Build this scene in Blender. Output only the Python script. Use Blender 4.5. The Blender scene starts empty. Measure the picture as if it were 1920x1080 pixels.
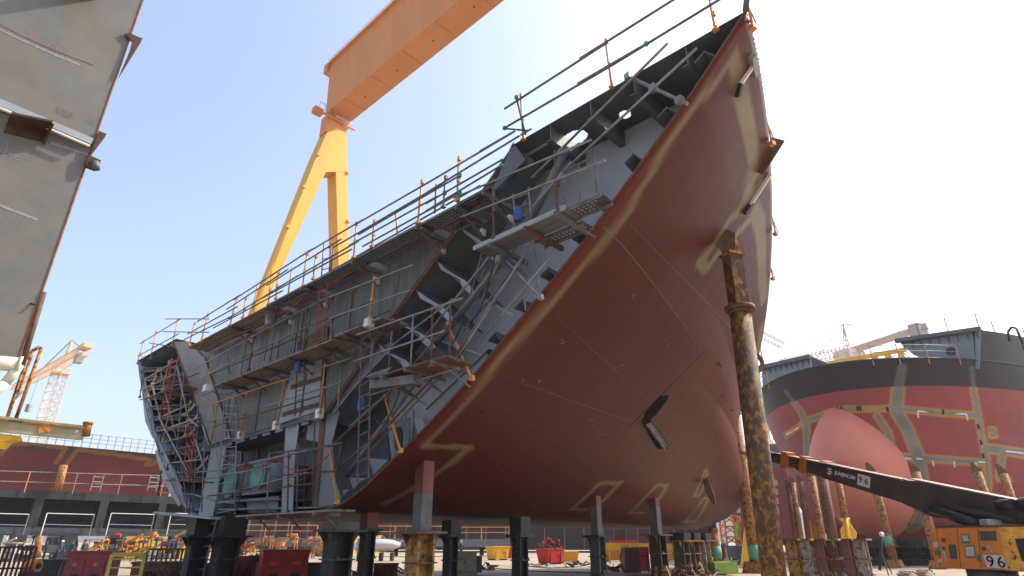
import bpy, bmesh, math, random
from mathutils import Vector as V, Matrix
from mathutils.bvhtree import BVHTree
random.seed(7)
R = math.radians
C = bpy.context.scene.collection
SC = bpy.context.scene
# ------------------------------------------------------------------ camera
F_PX = 1100.0; PITCH = R(23.4); EYE = 1.6
cd = bpy.data.cameras.new('camera'); cam = bpy.data.objects.new('camera', cd); C.objects.link(cam)
cam.location = (0, 0, EYE); cam.rotation_euler = (R(90) + PITCH, 0, 0)
cd.sensor_width = 36; cd.lens = 36 * F_PX / 1920; cd.clip_end = 6000; cd.clip_start = .05
SC.camera = cam
# ------------------------------------------------------------------ sky and sun
SUN_AZ, SUN_EL = 68.0, 47.0            # azimuth clockwise from +Y
w = bpy.data.worlds.new('World'); SC.world = w; w.use_nodes = True
nt = w.node_tree; nt.nodes.clear()
sky = nt.nodes.new('ShaderNodeTexSky'); sky.sky_type = 'NISHITA'; sky.sun_disc = False
sky.sun_elevation = R(SUN_EL); sky.sun_rotation = R(SUN_AZ)
sky.air_density = 1.0; sky.dust_density = 4.0; sky.ozone_density = 2.0
bg = nt.nodes.new('ShaderNodeBackground'); bg.inputs[1].default_value = .15
wo = nt.nodes.new('ShaderNodeOutputWorld')
hz_ = nt.nodes.new('ShaderNodeVectorMath'); hz_.operation = 'ADD'; hz_.inputs[1].default_value = (.78, .85, 1.0)   # thin bright haze over the whole sky
nt.links.new(sky.outputs[0], hz_.inputs[0]); nt.links.new(hz_.outputs[0], bg.inputs[0]); nt.links.new(bg.outputs[0], wo.inputs[0])
sl = bpy.data.lights.new('sun', 'SUN'); sl.energy = 3.4; sl.angle = R(.6); sl.color = (1, .94, .84)
so = bpy.data.objects.new('sun', sl); C.objects.link(so)
sd = V((math.sin(R(SUN_AZ)) * math.cos(R(SUN_EL)), math.cos(R(SUN_AZ)) * math.cos(R(SUN_EL)), math.sin(R(SUN_EL))))
so.rotation_euler = sd.to_track_quat('Z', 'Y').to_euler(); so.location = sd * 300
SC.view_settings.view_transform = 'Standard'; SC.view_settings.look = 'None'
SC.view_settings.exposure = .80; SC.view_settings.gamma = 1
# ------------------------------------------------------------------ surveying helpers: photo point -> place in the yard
cp_, sp_ = math.cos(PITCH), math.sin(PITCH)
def ray(px, py):
    u = px - 960; v = 540 - py
    return V((u, F_PX * cp_ - v * sp_, F_PX * sp_ + v * cp_))
O = V((0, 0, EYE))
def yp(px, py, y): r = ray(px, py); return O + r * (y / r.y)
def hz(px, py, d): r = ray(px, py); return O + r * (d / math.hypot(r.x, r.y))
def zp(px, py, z): r = ray(px, py); return O + r * ((z - EYE) / r.z)
def gp(px, py): return zp(px, py, 0)
DT = V((.68, .7332, 0)).normalized()      # along the ship
DA = V((-DT.y, DT.x, 0))                  # across the ship, away from us
_r = ray(1400, 30); NEAR = V((_r.x, _r.y, 0)) * (9.0 / _r.z)
def W(s, t, z): p = NEAR + DA * s + DT * t; return V((p.x, p.y, EYE + z))
def cp(px, py, t=0):
    r = ray(px, py); k = (NEAR.dot(DT) + t) / r.dot(DT); return O + r * k
def st(p): q = V((p.x, p.y, 0)) - NEAR; return q.dot(DA), q.dot(DT), p.z - EYE
# ------------------------------------------------------------------ materials
MATS = {}
def M(name, col, rough=.6, metal=0.0, var=.25, rust=0.0, rcol=(.12, .045, .018), scale=3.0, bump=.15, streak=0, spec=.5, attr=None, coat=0.0, grime=0.0):
    if name in MATS: return MATS[name]
    m = bpy.data.materials.new(name); m.use_nodes = True; n = m.node_tree.nodes; l = m.node_tree.links
    b = n['Principled BSDF']; b.inputs['Roughness'].default_value = rough; b.inputs['Metallic'].default_value = metal
    b.inputs['Specular IOR Level'].default_value = spec; b.inputs['Coat Weight'].default_value = coat
    tc = n.new('ShaderNodeTexCoord'); mp = n.new('ShaderNodeMapping'); l.new(tc.outputs['Object'], mp.inputs[0])
    if streak: mp.inputs['Scale'].default_value = (1, 1, 1.0 / streak)
    nz = n.new('ShaderNodeTexNoise'); nz.inputs['Scale'].default_value = scale; nz.inputs['Detail'].default_value = 7; nz.inputs['Roughness'].default_value = .62
    l.new(mp.outputs[0], nz.inputs[0])
    rp = n.new('ShaderNodeMapRange'); rp.inputs[1].default_value = .3; rp.inputs[2].default_value = .7
    rp.inputs[3].default_value = 1 - var; rp.inputs[4].default_value = 1 + var; l.new(nz.outputs[0], rp.inputs[0])
    mx = n.new('ShaderNodeVectorMath'); mx.operation = 'SCALE'; mx.inputs[0].default_value = col[:3]
    if attr:
        at = n.new('ShaderNodeAttribute'); at.attribute_name = attr; l.new(at.outputs['Color'], mx.inputs[0])
    l.new(rp.outputs[0], mx.inputs['Scale']); out = mx.outputs[0]
    if rust > 0:
        n2 = n.new('ShaderNodeTexNoise'); n2.inputs['Scale'].default_value = scale * 1.7; n2.inputs['Detail'].default_value = 9; n2.inputs['Roughness'].default_value = .7
        l.new(mp.outputs[0], n2.inputs[0])
        r2 = n.new('ShaderNodeMapRange'); t0 = .72 - rust * .45; r2.inputs[1].default_value = t0; r2.inputs[2].default_value = t0 + .07; l.new(n2.outputs[0], r2.inputs[0])
        mm = n.new('ShaderNodeMix'); mm.data_type = 'RGBA'; l.new(r2.outputs[0], mm.inputs[0]); l.new(out, mm.inputs[6])
        mm.inputs[7].default_value = (*rcol, 1); out = mm.outputs[2]
    if grime > 0:
        n3 = n.new('ShaderNodeTexNoise'); n3.inputs['Scale'].default_value = scale * .23; n3.inputs['Detail'].default_value = 4
        l.new(tc.outputs['Object'], n3.inputs[0])
        r3 = n.new('ShaderNodeMapRange'); r3.inputs[1].default_value = .45; r3.inputs[2].default_value = .7; r3.inputs[4].default_value = grime; l.new(n3.outputs[0], r3.inputs[0])
        m3 = n.new('ShaderNodeMix'); m3.data_type = 'RGBA'; l.new(r3.outputs[0], m3.inputs[0]); l.new(out, m3.inputs[6]); m3.inputs[7].default_value = (.07, .055, .04, 1); out = m3.outputs[2]
    l.new(out, b.inputs['Base Color'])
    if bump:
        bp = n.new('ShaderNodeBump'); bp.inputs['Strength'].default_value = bump; bp.inputs['Distance'].default_value = .02
        l.new(nz.outputs[0], bp.inputs['Height']); l.new(bp.outputs[0], b.inputs['Normal'])
    MATS[name] = m; return m
RUST = (.16, .055, .018)
m_grey = M('grey_primer', (.165, .19, .205), .55, var=.2, scale=1.2, grime=.3)
m_greyl = M('light_grey_primer', (.28, .315, .335), .55, var=.14, scale=1.1, rust=.04, grime=.15)
m_web = M('web_primer', (.33, .365, .39), .5, var=.12, scale=.8, rust=.02, grime=.06)
m_greyd = M('dark_grey_primer', (.10, .112, .12), .6, var=.25, scale=1.5)
m_plate = M('weathered_plate', (.105, .12, .10), .55, var=.45, rust=.42, rcol=(.11, .055, .028), scale=2.6, streak=7, grime=.5)
m_tan = M('stained_plate', (.24, .22, .19), .6, var=.25, rust=.12, rcol=(.16, .08, .035), scale=1.0, grime=.35)
m_edge = M('rusty_edge', (.13, .065, .035), .8, var=.4, scale=6)
m_red = M('red_paint', (.25, .035, .03), .5, var=.15, scale=2)
m_hull = M('hull_paint', (.2, .04, .03), .47, var=.10, scale=.8, attr='paint', bump=.05, spec=.22, grime=.12)
m_tube = M('galvanised_tube', (.23, .23, .225), .45, metal=.35, var=.3, scale=4, rust=.12)
m_tubed = M('dull_tube', (.14, .125, .115), .6, metal=.2, var=.4, scale=4, rust=.3)
m_rtube = M('rusty_tube', (.12, .065, .04), .8, var=.4, scale=8)
m_org = M('orange_post', (.62, .25, .05), .55, var=.25, scale=9, rust=.2)
m_rlad = M('red_ladder', (.42, .04, .035), .5, var=.2, scale=8)
m_wood = M('wood_plank', (.25, .19, .13), .85, var=.4, scale=5, grime=.3)
m_grn = M('green_clip', (.02, .30, .16), .6)
m_dark = M('black_steel', (.022, .022, .023), .6, var=.4, scale=3)
m_gold = M('yellow_rusty_column', (.30, .145, .032), .75, var=.45, rust=.62, rcol=(.085, .042, .02), scale=4.6, streak=1.6, bump=.4, grime=.6)
m_goldr = M('orange_rusty_prop', (.38, .17, .05), .75, var=.35, rust=.5, rcol=(.12, .05, .02), scale=3.5, bump=.4)
m_white = M('white_paint', (.72, .72, .68), .5, var=.08)
m_cream = M('cream_paint', (.62, .60, .48), .5, var=.12, rust=.05)
m_yel = M('yellow_paint', (.80, .50, .04), .5, var=.15, rust=.1, scale=3)
m_crane = M('crane_yellow', (.68, .36, .02), .6, var=.10, scale=.2, streak=5, bump=0)
m_beam = M('crane_orange', (.62, .235, .055), .65, var=.09, scale=.2, streak=4, bump=0, rust=.02, rcol=(.35,.12,.04))
m_blue = M('blue_cloth', (.05, .12, .35), .8)
m_navy = M('dark_clothing', (.03, .04, .06), .85)
m_skin = M('skin', (.45, .27, .19), .6)
m_glass = M('dark_glass', (.03, .04, .045), .15, var=.05)
m_tyre = M('tyre_rubber', (.05, .045, .04), .85, var=.4, scale=8)
m_tyrel = M('dusty_tyre', (.33, .27, .2), .9, var=.3, scale=8)
m_lift = M('lift_orange', (.62, .20, .025), .5, var=.18, rust=.16, scale=3)
m_boom = M('boom_black', (.05, .046, .044), .5, var=.3, scale=2)
m_bulb = M('bulb_primer', (.66, .215, .145), .62, var=.07, scale=.5, bump=.02)
m_sred = M('ship_red', (.33, .06, .06), .5, var=.1, scale=.6, attr='paint', bump=.02, spec=.4)
m_lred = M('left_block_red', (.2, .03, .025), .6, var=.12, scale=.5, attr='paint', bump=0)
m_ink = M('black_ink', (.008, .008, .008), .9, bump=0, spec=.1)
m_conc = M('concrete', (.4, .38, .34), .85, var=.2, scale=2)
# ------------------------------------------------------------------ mesh builder
class B:
    def __init__(s): s.bm = bmesh.new()
    def quad(s, a): return s.bm.faces.new([s.bm.verts.new(p) for p in a])
    def prism(s, pts, vec):
        vec = V(vec); a = [s.bm.verts.new(V(p) - vec * .0) for p in pts]; b = [s.bm.verts.new(V(p) + vec) for p in pts]
        n = len(a)
        try:
            s.bm.faces.new(a[::-1]); s.bm.faces.new(b)
        except Exception: pass
        for i in range(n): s.bm.faces.new([a[i], a[(i + 1) % n], b[(i + 1) % n], b[i]])
        return s
    def box(s, c, size, rz=0):
        c = V(c); m = Matrix.Rotation(rz, 3, 'Z'); x, y, z = (q / 2 for q in size)
        pts = [c + m @ V(p) for p in ((-x, -y, -z), (x, -y, -z), (x, y, -z), (-x, y, -z))]
        return s.prism(pts, (0, 0, 2 * z))
    def beam(s, p0, p1, wd, ht, up=(0, 0, 1), w1=None, h1=None):
        p0, p1 = V(p0), V(p1); d = (p1 - p0).normalized(); up = V(up)
        sx = d.cross(up)
        if sx.length < 1e-4: sx = d.cross(V((1, 0, 0)))
        sx.normalize(); uy = sx.cross(d).normalized(); w1 = wd if w1 is None else w1; h1 = ht if h1 is None else h1
        a = [s.bm.verts.new(p0 + sx * i * wd / 2 + uy * j * ht / 2) for i, j in ((-1, -1), (1, -1), (1, 1), (-1, 1))]
        b = [s.bm.verts.new(p1 + sx * i * w1 / 2 + uy * j * h1 / 2) for i, j in ((-1, -1), (1, -1), (1, 1), (-1, 1))]
        s.bm.faces.new(a[::-1]); s.bm.faces.new(b)
        for i in range(4): s.bm.faces.new([a[i], a[(i + 1) % 4], b[(i + 1) % 4], b[i]])
        return s
    def tube(s, p0, p1, r, r1=None, seg=8, cap=True):
        p0, p1 = V(p0), V(p1); d = p1 - p0
        if d.length < 1e-5: return s
        q = d.to_track_quat('Z', 'Y').to_matrix(); r1 = r if r1 is None else r1
        ring = lambda p, rr: [s.bm.verts.new(p + q @ V((rr * math.cos(2 * math.pi * i / seg), rr * math.sin(2 * math.pi * i / seg), 0))) for i in range(seg)]
        a, b = ring(p0, r), ring(p1, r1)
        for i in range(seg):
            f = s.bm.faces.new([a[i], a[(i + 1) % seg], b[(i + 1) % seg], b[i]]); f.smooth = seg > 6
        if cap: s.bm.faces.new(a[::-1]); s.bm.faces.new(b)
        return s
    def path(s, pts, r, seg=8):
        for a, b in zip(pts, pts[1:]): s.tube(a, b, r, seg=seg)
        return s
    def lathe(s, prof, o, ax=(0, 0, 1), seg=24):
        o = V(o); q = V(ax).to_track_quat('Z', 'Y').to_matrix(); rings = []
        for r, z in prof: rings.append([s.bm.verts.new(o + q @ V((r * math.cos(2 * math.pi * i / seg), r * math.sin(2 * math.pi * i / seg), z))) for i in range(seg)])
        for a, b in zip(rings, rings[1:]):
            for i in range(seg): f = s.bm.faces.new([a[i], a[(i + 1) % seg], b[(i + 1) % seg], b[i]]); f.smooth = True
        s.bm.faces.new(rings[0][::-1]); s.bm.faces.new(rings[-1]); return s
    def ball(s, c, r, sc=(1, 1, 1), seg=12):
        m = Matrix.Translation(V(c)) @ Matrix.Diagonal((r * sc[0], r * sc[1], r * sc[2], 1))
        g = bmesh.ops.create_uvsphere(s.bm, u_segments=seg, v_segments=seg // 2 + 2, radius=1, matrix=m)
        for v in g['verts']:
            for f in v.link_faces: f.smooth = True
        return s
    def build(s, name, mat, parent=None, bevel=0, base=None):
        o0 = V((0, 0, 0)); p = parent
        while p is not None: o0 += p.location; p = p.parent
        if parent is None:
            if base is not None: o0 = V(base)
            else:
                vs = [v.co for v in s.bm.verts]
                o0 = V((sum(v.x for v in vs) / len(vs), sum(v.y for v in vs) / len(vs), min(v.z for v in vs)))
        for v in s.bm.verts: v.co -= o0
        bmesh.ops.recalc_face_normals(s.bm, faces=s.bm.faces)
        me = bpy.data.meshes.new(name); s.bm.to_mesh(me); s.bm.free()
        for m in (mat if isinstance(mat, (list, tuple)) else [mat]): me.materials.append(m)
        o = bpy.data.objects.new(name, me); C.objects.link(o)
        if parent is None: o.location = o0
        else: o.parent = parent
        if bevel:
            md = o.modifiers.new('bevel', 'BEVEL'); md.width = bevel; md.segments = 2; md.limit_method = 'ANGLE'
        return o
def tag(o, label, cat, group=None, kind=None):
    if label: o['label'] = label
    if cat: o['category'] = cat
    if group: o['group'] = group
    if kind: o['kind'] = kind
    return o
def thing(name, label, cat, loc=(0, 0, 0), group=None):
    o = bpy.data.objects.new(name, None); C.objects.link(o); o.location = loc; o.empty_display_size = .3
    return tag(o, label, cat, group)
def dup(root, loc, label=None, rz=None):
    r = root.copy(); C.objects.link(r); r.location = loc
    if rz is not None: r.rotation_euler = (0, 0, rz)
    if label: r['label'] = label
    for ch in list(root.children):
        c = ch.copy(); C.objects.link(c); c.parent = r
        for g in list(ch.children): d = g.copy(); C.objects.link(d); d.parent = c
    return r
def text_mesh(name, s, size, origin, xdir, ydir, mat, parent, depth=.004, bold=0.0):
    cu = bpy.data.curves.new('t', 'FONT'); cu.body = s; cu.size = size; cu.extrude = depth; cu.align_x = 'CENTER'; cu.align_y = 'CENTER'; cu.offset = bold
    o = bpy.data.objects.new('t', cu); C.objects.link(o); bpy.context.view_layer.update()
    dg = bpy.context.evaluated_depsgraph_get(); me = bpy.data.meshes.new_from_object(o.evaluated_get(dg)); bpy.data.objects.remove(o)
    x = V(xdir).normalized(); y = V(ydir); z = x.cross(y).normalized(); y = z.cross(x)
    b = B(); b.bm.from_mesh(me); bpy.data.meshes.remove(me)
    for v in b.bm.verts: v.co = V(origin) + x * v.co.x + y * v.co.y + z * v.co.z
    return b.build(name, mat, parent)
# ------------------------------------------------------------------ ground
def ground():
    m = bpy.data.materials.new('yard_concrete'); m.use_nodes = True; n = m.node_tree.nodes; l = m.node_tree.links; b = n['Principled BSDF']
    b.inputs['Roughness'].default_value = .9
    tc = n.new('ShaderNodeTexCoord')
    a = n.new('ShaderNodeTexNoise'); a.inputs['Scale'].default_value = .12; a.inputs['Detail'].default_value = 8; l.new(tc.outputs['Object'], a.inputs[0])
    c = n.new('ShaderNodeTexNoise'); c.inputs['Scale'].default_value = 3; c.inputs['Detail'].default_value = 8; l.new(tc.outputs['Object'], c.inputs[0])
    r = n.new('ShaderNodeValToRGB'); r.color_ramp.elements[0].position = .3; r.color_ramp.elements[0].color = (.25, .195, .135, 1); r.color_ramp.elements[1].position = .7; r.color_ramp.elements[1].color = (.38, .30, .21, 1)
    l.new(a.outputs[0], r.inputs[0])
    s = n.new('ShaderNodeMapRange'); s.inputs[3].default_value = .75; s.inputs[4].default_value = 1.25; l.new(c.outputs[0], s.inputs[0])
    br = n.new('ShaderNodeTexBrick'); br.offset = 0; br.inputs['Scale'].default_value = .16; br.inputs['Mortar Size'].default_value = .006; br.inputs['Color1'].default_value = br.inputs['Color2'].default_value = (1, 1, 1, 1); br.inputs['Mortar'].default_value = (.35, .33, .3, 1)
    l.new(tc.outputs['Object'], br.inputs[0])
    v = n.new('ShaderNodeVectorMath'); v.operation = 'SCALE'; l.new(r.outputs[0], v.inputs[0]); l.new(s.outputs[0], v.inputs['Scale'])
    mm = n.new('ShaderNodeMix'); mm.data_type = 'RGBA'; mm.blend_type = 'MULTIPLY'; mm.inputs[0].default_value = 1; l.new(v.outputs[0], mm.inputs[6]); l.new(br.outputs[0], mm.inputs[7])
    l.new(mm.outputs[2], b.inputs['Base Color'])
    q = B(); q.quad([(-1500, -300, 0), (1500, -300, 0), (1500, 2500, 0), (-1500, 2500, 0)])
    o = q.build('ground', m, base=(0, 0, 0)); tag(o, None, None, kind='structure')
ground()
# ================================================================== MAIN BOW BLOCK
ZB = .74
PROF = [(0, 9.1), (1.2, 7.95), (2.5, 6.86), (3.88, 5.72), (5.15, 4.8), (7.2, 3.38), (8.7, 2.48), (9.96, 1.80), (11.1, 1.2), (12.0, .87), (12.7, .76), (13.2, ZB)]
def lerp_tab(tab, x):
    if x <= tab[0][0]: return tab[0][1]
    for (a, b), (c, d) in zip(tab, tab[1:]):
        if x <= c: return b + (d - b) * (x - a) / (c - a)
    return tab[-1][1]
PZ = sorted([(z, 17 - s) for s, z in PROF])
def hb0(z): return lerp_tab(PZ, z)
def Lz(z): return lerp_tab([(ZB, 29.5), (1.0, 31.5), (1.5, 34.0), (2.2, 36.2), (3.0, 37.2), (4.2, 37.6), (5.5, 37.4), (7, 37.4), (9.1, 38.2)], z)
def nz_(z): return lerp_tab([(ZB, 2.2), (2.0, 2.15), (3.5, 1.9), (5.0, 1.6), (6.5, 1.38), (8, 1.24), (9.1, 1.19)], z)
def mz_(z): return lerp_tab([(ZB, .8), (2.0, .88), (3.5, 1.0), (5.0, 1.1), (6.5, 1.07), (8, 1.0), (9.1, .95)], z)
def hb(z, u): return hb0(z) * max(0.0, 1 - u ** nz_(z)) ** mz_(z)
def profz(v):   # v 0..1 from deck to bottom by arc length
    return v
def make_shell(root):
    # resample profile by arc length
    pts = PROF; seg = [0]
    for a, b in zip(pts, pts[1:]): seg.append(seg[-1] + math.hypot(b[0] - a[0], b[1] - a[1]))
    NV = 130; zs = []
    for j in range(NV + 1):
        d = seg[-1] * j / NV; zs.append(lerp_tab(list(zip(seg, [p[1] for p in pts])), d))
    # smooth z list a little
    NU = 330; us = [1 - (1 - i / NU) ** 1.35 for i in range(NU + 1)]
    bm = bmesh.new(); grid = {}
    for side in (1, -1):
        for j, z in enumerate(zs):
            for i, u in enumerate(us):
                if side == -1 and (i % 4 or j % 3) and i != NU and j != NV: continue
                h = hb(z, u)
                tt = u * Lz(z); wob = -.006 * abs(math.sin(math.pi * tt / .85)) - .004 * abs(math.sin(math.pi * z / .9)) if 0 < tt and j > 2 else 0   # plating dished in between the frames
                grid[side, i, j] = bm.verts.new(W(17 - side * (h + wob), tt, z))
    def strip(side, I, J):
        for a, a2 in zip(I, I[1:]):
            for b_, b2 in zip(J, J[1:]):
                f = bm.faces.new([grid[side, a, b_], grid[side, a2, b_], grid[side, a2, b2], grid[side, a, b2]]); f.smooth = True
    strip(1, list(range(NU + 1)), list(range(NV + 1)))
    I4 = sorted(set(list(range(0, NU + 1, 4)) + [NU])); J4 = sorted(set(list(range(0, NV + 1, 3)) + [NV]))
    strip(-1, I4, J4)
    # flat bottom
    for a, a2 in zip(I4, I4[1:]):
        bm.faces.new([grid[1, a, NV], grid[1, a2, NV], grid[-1, a2, NV], grid[-1, a, NV]])
    bmesh.ops.remove_doubles(bm, verts=bm.verts, dist=.0005)
    return bm
root = thing('bow_block', 'huge unfinished red ship bow block with open grey framed end, raised on stands', 'ship section', W(17, 0, -EYE))
shell_bm = make_shell(root)
BV = BVHTree.FromBMesh(shell_bm)
def hp(px, py):
    r = ray(px, py).normalized(); h = BV.ray_cast(O, r)
    return (h[0], h[1]) if h[0] is not None else (None, None)
BEIGE = (.20, .16, .085)
bands = []
def band(pxs, wd, col=BEIGE, soft=.035, closed=False):
    p3 = [hp(*p)[0] for p in pxs]; p3 = [p for p in p3 if p is not None]
    if closed: p3.append(p3[0])
    for a, b in zip(p3, p3[1:]): bands.append((a.copy(), b.copy(), wd / 2, col, soft))
band([(1374, 115), (1340, 155), (1307, 196), (1275, 240), (1244, 285), (1210, 340), (1181, 392), (1120, 470), (1040, 560), (940, 672), (870, 758), (795, 833)], .18)
band([(795, 836), (840, 838), (882, 838)], .18)
band([(882, 838), (845, 870), (790, 905), (720, 945)], .18)
band([(1376, 112), (1390, 175), (1403, 235), (1410, 278), (1414, 332), (1400, 362)], .42)
band([(1408, 330), (1436, 300)], .5, (.16, .10, .05), .2)
band([(1425, 345), (1370, 412), (1312, 492)], .34)
band([(1312, 492), (1325, 503)], .34)
band([(1325, 503), (1345, 478), (1412, 405)], .3)
band([(1415, 395), (1424, 420), (1428, 470), (1429, 520), (1433, 563)], .55)
band([(1428, 610), (1424, 640), (1420, 665)], .45)
band([(1125, 906), (1162, 906), (1128, 942)], .26); band([(1125, 906), (1070, 955), (1100, 956)], .22)
band([(1232, 909), (1250, 911), (1237, 935)], .26); band([(1232, 909), (1180, 962), (1208, 962)], .22)
band([(1322, 882), (1326, 892)], .3); band([(1322, 882), (1302, 928), (1311, 930), (1322, 905)], .22)
band([(1319, 934), (1329, 934), (1303, 978), (1284, 978)], .24, closed=True)
band([(1310, 950), (1298, 968)], .35, (.05, .05, .055))
band([(1398, 120), (1385, 165)], .35, (.16, .10, .05), .25)
cl = shell_bm.verts.layers.float_color.new('paint')
red = V((.078, .0145, .0115))
from mathutils import noise as NZ
for v in shell_bm.verts:
    p = v.co; s_, t_, z_ = st(p); k = NZ.noise(p * .22); k2 = NZ.noise(V((p.x * .9, p.y * .9, p.z * .3)))
    c = red * (1 + .18 * k + .07 * k2); c += V((.014, .010, .004)) * max(0, k + .1)
    # near the open edge a fresher red
    e = max(0, 1 - t_ / .7); c = c.lerp(V((.13, .020, .016)), e * .8)
    for a, b, hw, col, soft in bands:
        ab = b - a; q = max(0, min(1, (p - a).dot(ab) / max(1e-6, ab.dot(ab)))); d = (p - a - ab * q).length
        if d < hw + soft: c = c.lerp(V(col) * (1 + .15 * k2), 1 if d < hw - soft else (hw + soft - d) / (2 * soft))
    v[cl] = (c.x, c.y, c.z, 1)
sb = B(); sb.bm.free(); sb.bm = shell_bm
shell = sb.build('shell', [m_hull, m_greyl, m_edge], root)
sm = shell.modifiers.new('thick', 'SOLIDIFY'); sm.thickness = .05; sm.offset = -1; sm.material_offset = 1; sm.material_offset_rim = 2
def part(name, b, mat, par=None, **k): return b.build(name, mat, par or root, **k)
# deck, with two oval openings near the open end
def deck():
    ZD = 9.13; b = B(); hol = []
    for (px, py), rs, rt in (((1080, 257), .30, .24), ((1172, 215), .13, .15)):
        s_, t_, _ = st(zp(px, py, EYE + ZD)); hol.append((s_, t_, rs, rt))
    cs = .07; ns, nt_ = int(7 / cs), int(2.1 / cs); ns = 100
    for i in range(172):
        for j in range(60):
            s0, t0 = i * .035, j * .035
            if any(((s0 + .0175 - a) / r1) ** 2 + ((t0 + .0175 - c) / r2) ** 2 < 1 for a, c, r1, r2 in hol): continue
            lo = 17 - hb(9.1, min(1, (t0 + .0175) / 38.2))
            if s0 < lo - .02: continue
            b.quad([W(s0, t0, ZD), W(s0 + .035, t0, ZD), W(s0 + .035, t0 + .035, ZD), W(s0, t0 + .035, ZD)])
    n = 40; us = [1 - (1 - i / n) ** 1.3 for i in range(n + 1)]; L = 38.2
    u1 = 2.1 / L
    u1 = 3.4 / L; ha = hb(9.1, 2.1 / L); hb_ = hb(9.1, u1)
    b.quad([W(17 - ha, 2.1, ZD), W(6.02, 2.1, ZD), W(6.02, 3.4, ZD), W(17 - hb_, 3.4, ZD)])
    b.quad([W(28.4, 0, ZD), W(34, 0, ZD), W(17 + hb_, 3.4, ZD), W(28.4, 3.4, ZD)])
    us = [u1 + (1 - u1) * (1 - (1 - i / n) ** 1.3) for i in range(n + 1)]
    for a, c in zip(us, us[1:]):
        b.quad([W(17 - hb(9.1, a), a * L, ZD), W(17 - hb(9.1, c), c * L, ZD), W(17 + hb(9.1, c) + .001, c * L, ZD), W(17 + hb(9.1, a), a * L, ZD)])
    bmesh.ops.remove_doubles(b.bm, verts=b.bm.verts, dist=.004)
    part('deck', b, m_greyd)
deck()
def P(pts, t): return [cp(x, y, t) for x, y in pts]
def plate(name, pts, t, mat, th=.03, par=None): 
    b = B(); b.prism(P(pts, t), DT * th); return part(name, b, mat, par)
# web bulkhead behind the open end
def shell_s(z, t=0): return 17 - hb(z, t / Lz(z))
b = B(); TW = 1.4
zz = [9.1, 7.9, 6.86, 5.72, 4.8, 3.38, 2.48, 1.8, 1.2, .9, .78]
b.prism([W(shell_s(z, TW) + .09, TW, z) for z in zz] + [W(34 - shell_s(z, TW) - .09, TW, z) for z in zz[::-1]] + [W(28.3, TW, 9.1), W(27.4, TW, 7.6), W(8.6, TW, 7.6), W(6.6, TW, 9.1)], DT * .03)
part('web_bulkhead', b, m_web)
b = B(); b.prism([W(12.6, TW - .05, 7.4), W(27.6, TW - .05, 7.4), W(30.2, TW - .05, 8.6), W(30.0, TW - .05, 6.0), W(27.2, TW - .05, 3.4), W(24.6, TW - .05, 1.6), W(22.6, TW - .05, .95), W(11.6, TW - .05, 1.1), W(12.2, TW - .05, 3.0)], DT * .02); part('recess_shade_sheet', b, M('recess_shade_grey', (.075, .088, .098), .6, var=.25, scale=1.2, grime=.3))  # added dark sheet over the web bulkhead, recess shade put into its colour
# deck stiffeners running along the ship
for x, y in ((1290, 95), (1190, 146), (1107, 192), (1030, 233)):
    s_, _, _ = st(zp(x, y, EYE + 9.1)); b = B(); b.beam(W(s_, 0.02, 8.9), W(s_, TW, 8.9), .03, .42); b.beam(W(s_ + .06, .03, 8.68), W(s_ + .06, TW, 8.68), .16, .03)
    part('deck_stiffener', b, m_greyd)
# deck underside at the far wing
for i in range(7):
    s_ = 28.6 + i * .78; b = B(); b.beam(W(s_, .02, 8.9), W(s_, TW, 8.9), .03, .36); part('deck_stiffener', b, m_greyd)
# weathered transverse plate
plate('bulkhead_plate', [(327, 643), (345, 655), (640, 500), (915, 353), (880, 400), (815, 487), (705, 640), (600, 790), (560, 785), (520, 797), (460, 815), (395, 831), (360, 735)], .02, m_plate, .03)
plate('corner_plate', [(327, 641), (350, 640), (384, 672), (396, 712), (412, 760), (432, 822), (396, 833), (360, 737)], -.05, m_tan, .03)
plate('insert_plate', [(546, 697), (604, 672), (608, 767), (575, 777), (522, 795)], -.02, m_greyl, .03)
for pts in ([(545, 722), (607, 703), (607, 711), (545, 731)], [(530, 773), (604, 752), (604, 760), (528, 782)], [(560, 640), (615, 610), (604, 765), (598, 767), (606, 640), (562, 660)]):
    plate('painted_band', pts, -.035, m_edge, .01)
b = B(); b.path(P([(917, 350), (880, 398), (815, 487), (705, 640), (601, 790)], -.04), .07, 4); part('edge_bar', b, m_edge)
b = B(); b.path(P([(326, 643), (360, 737), (394, 832)], -.06), .04, 4); part('edge_bar', b, m_edge)
# plate between deck corner and slope
plate('gusset_plate', [(962, 266), (978, 283), (1000, 300), (945, 355), (920, 352)], .25, m_greyd, .03)
plate('corner_bracket', [(962, 266), (930, 340), (918, 352), (925, 360), (985, 300)], .04, m_greyd, .03)
plate('gusset_plate', [(972, 283), (1020, 262), (1033, 266), (992, 291)], .5, m_web, .03)
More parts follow.
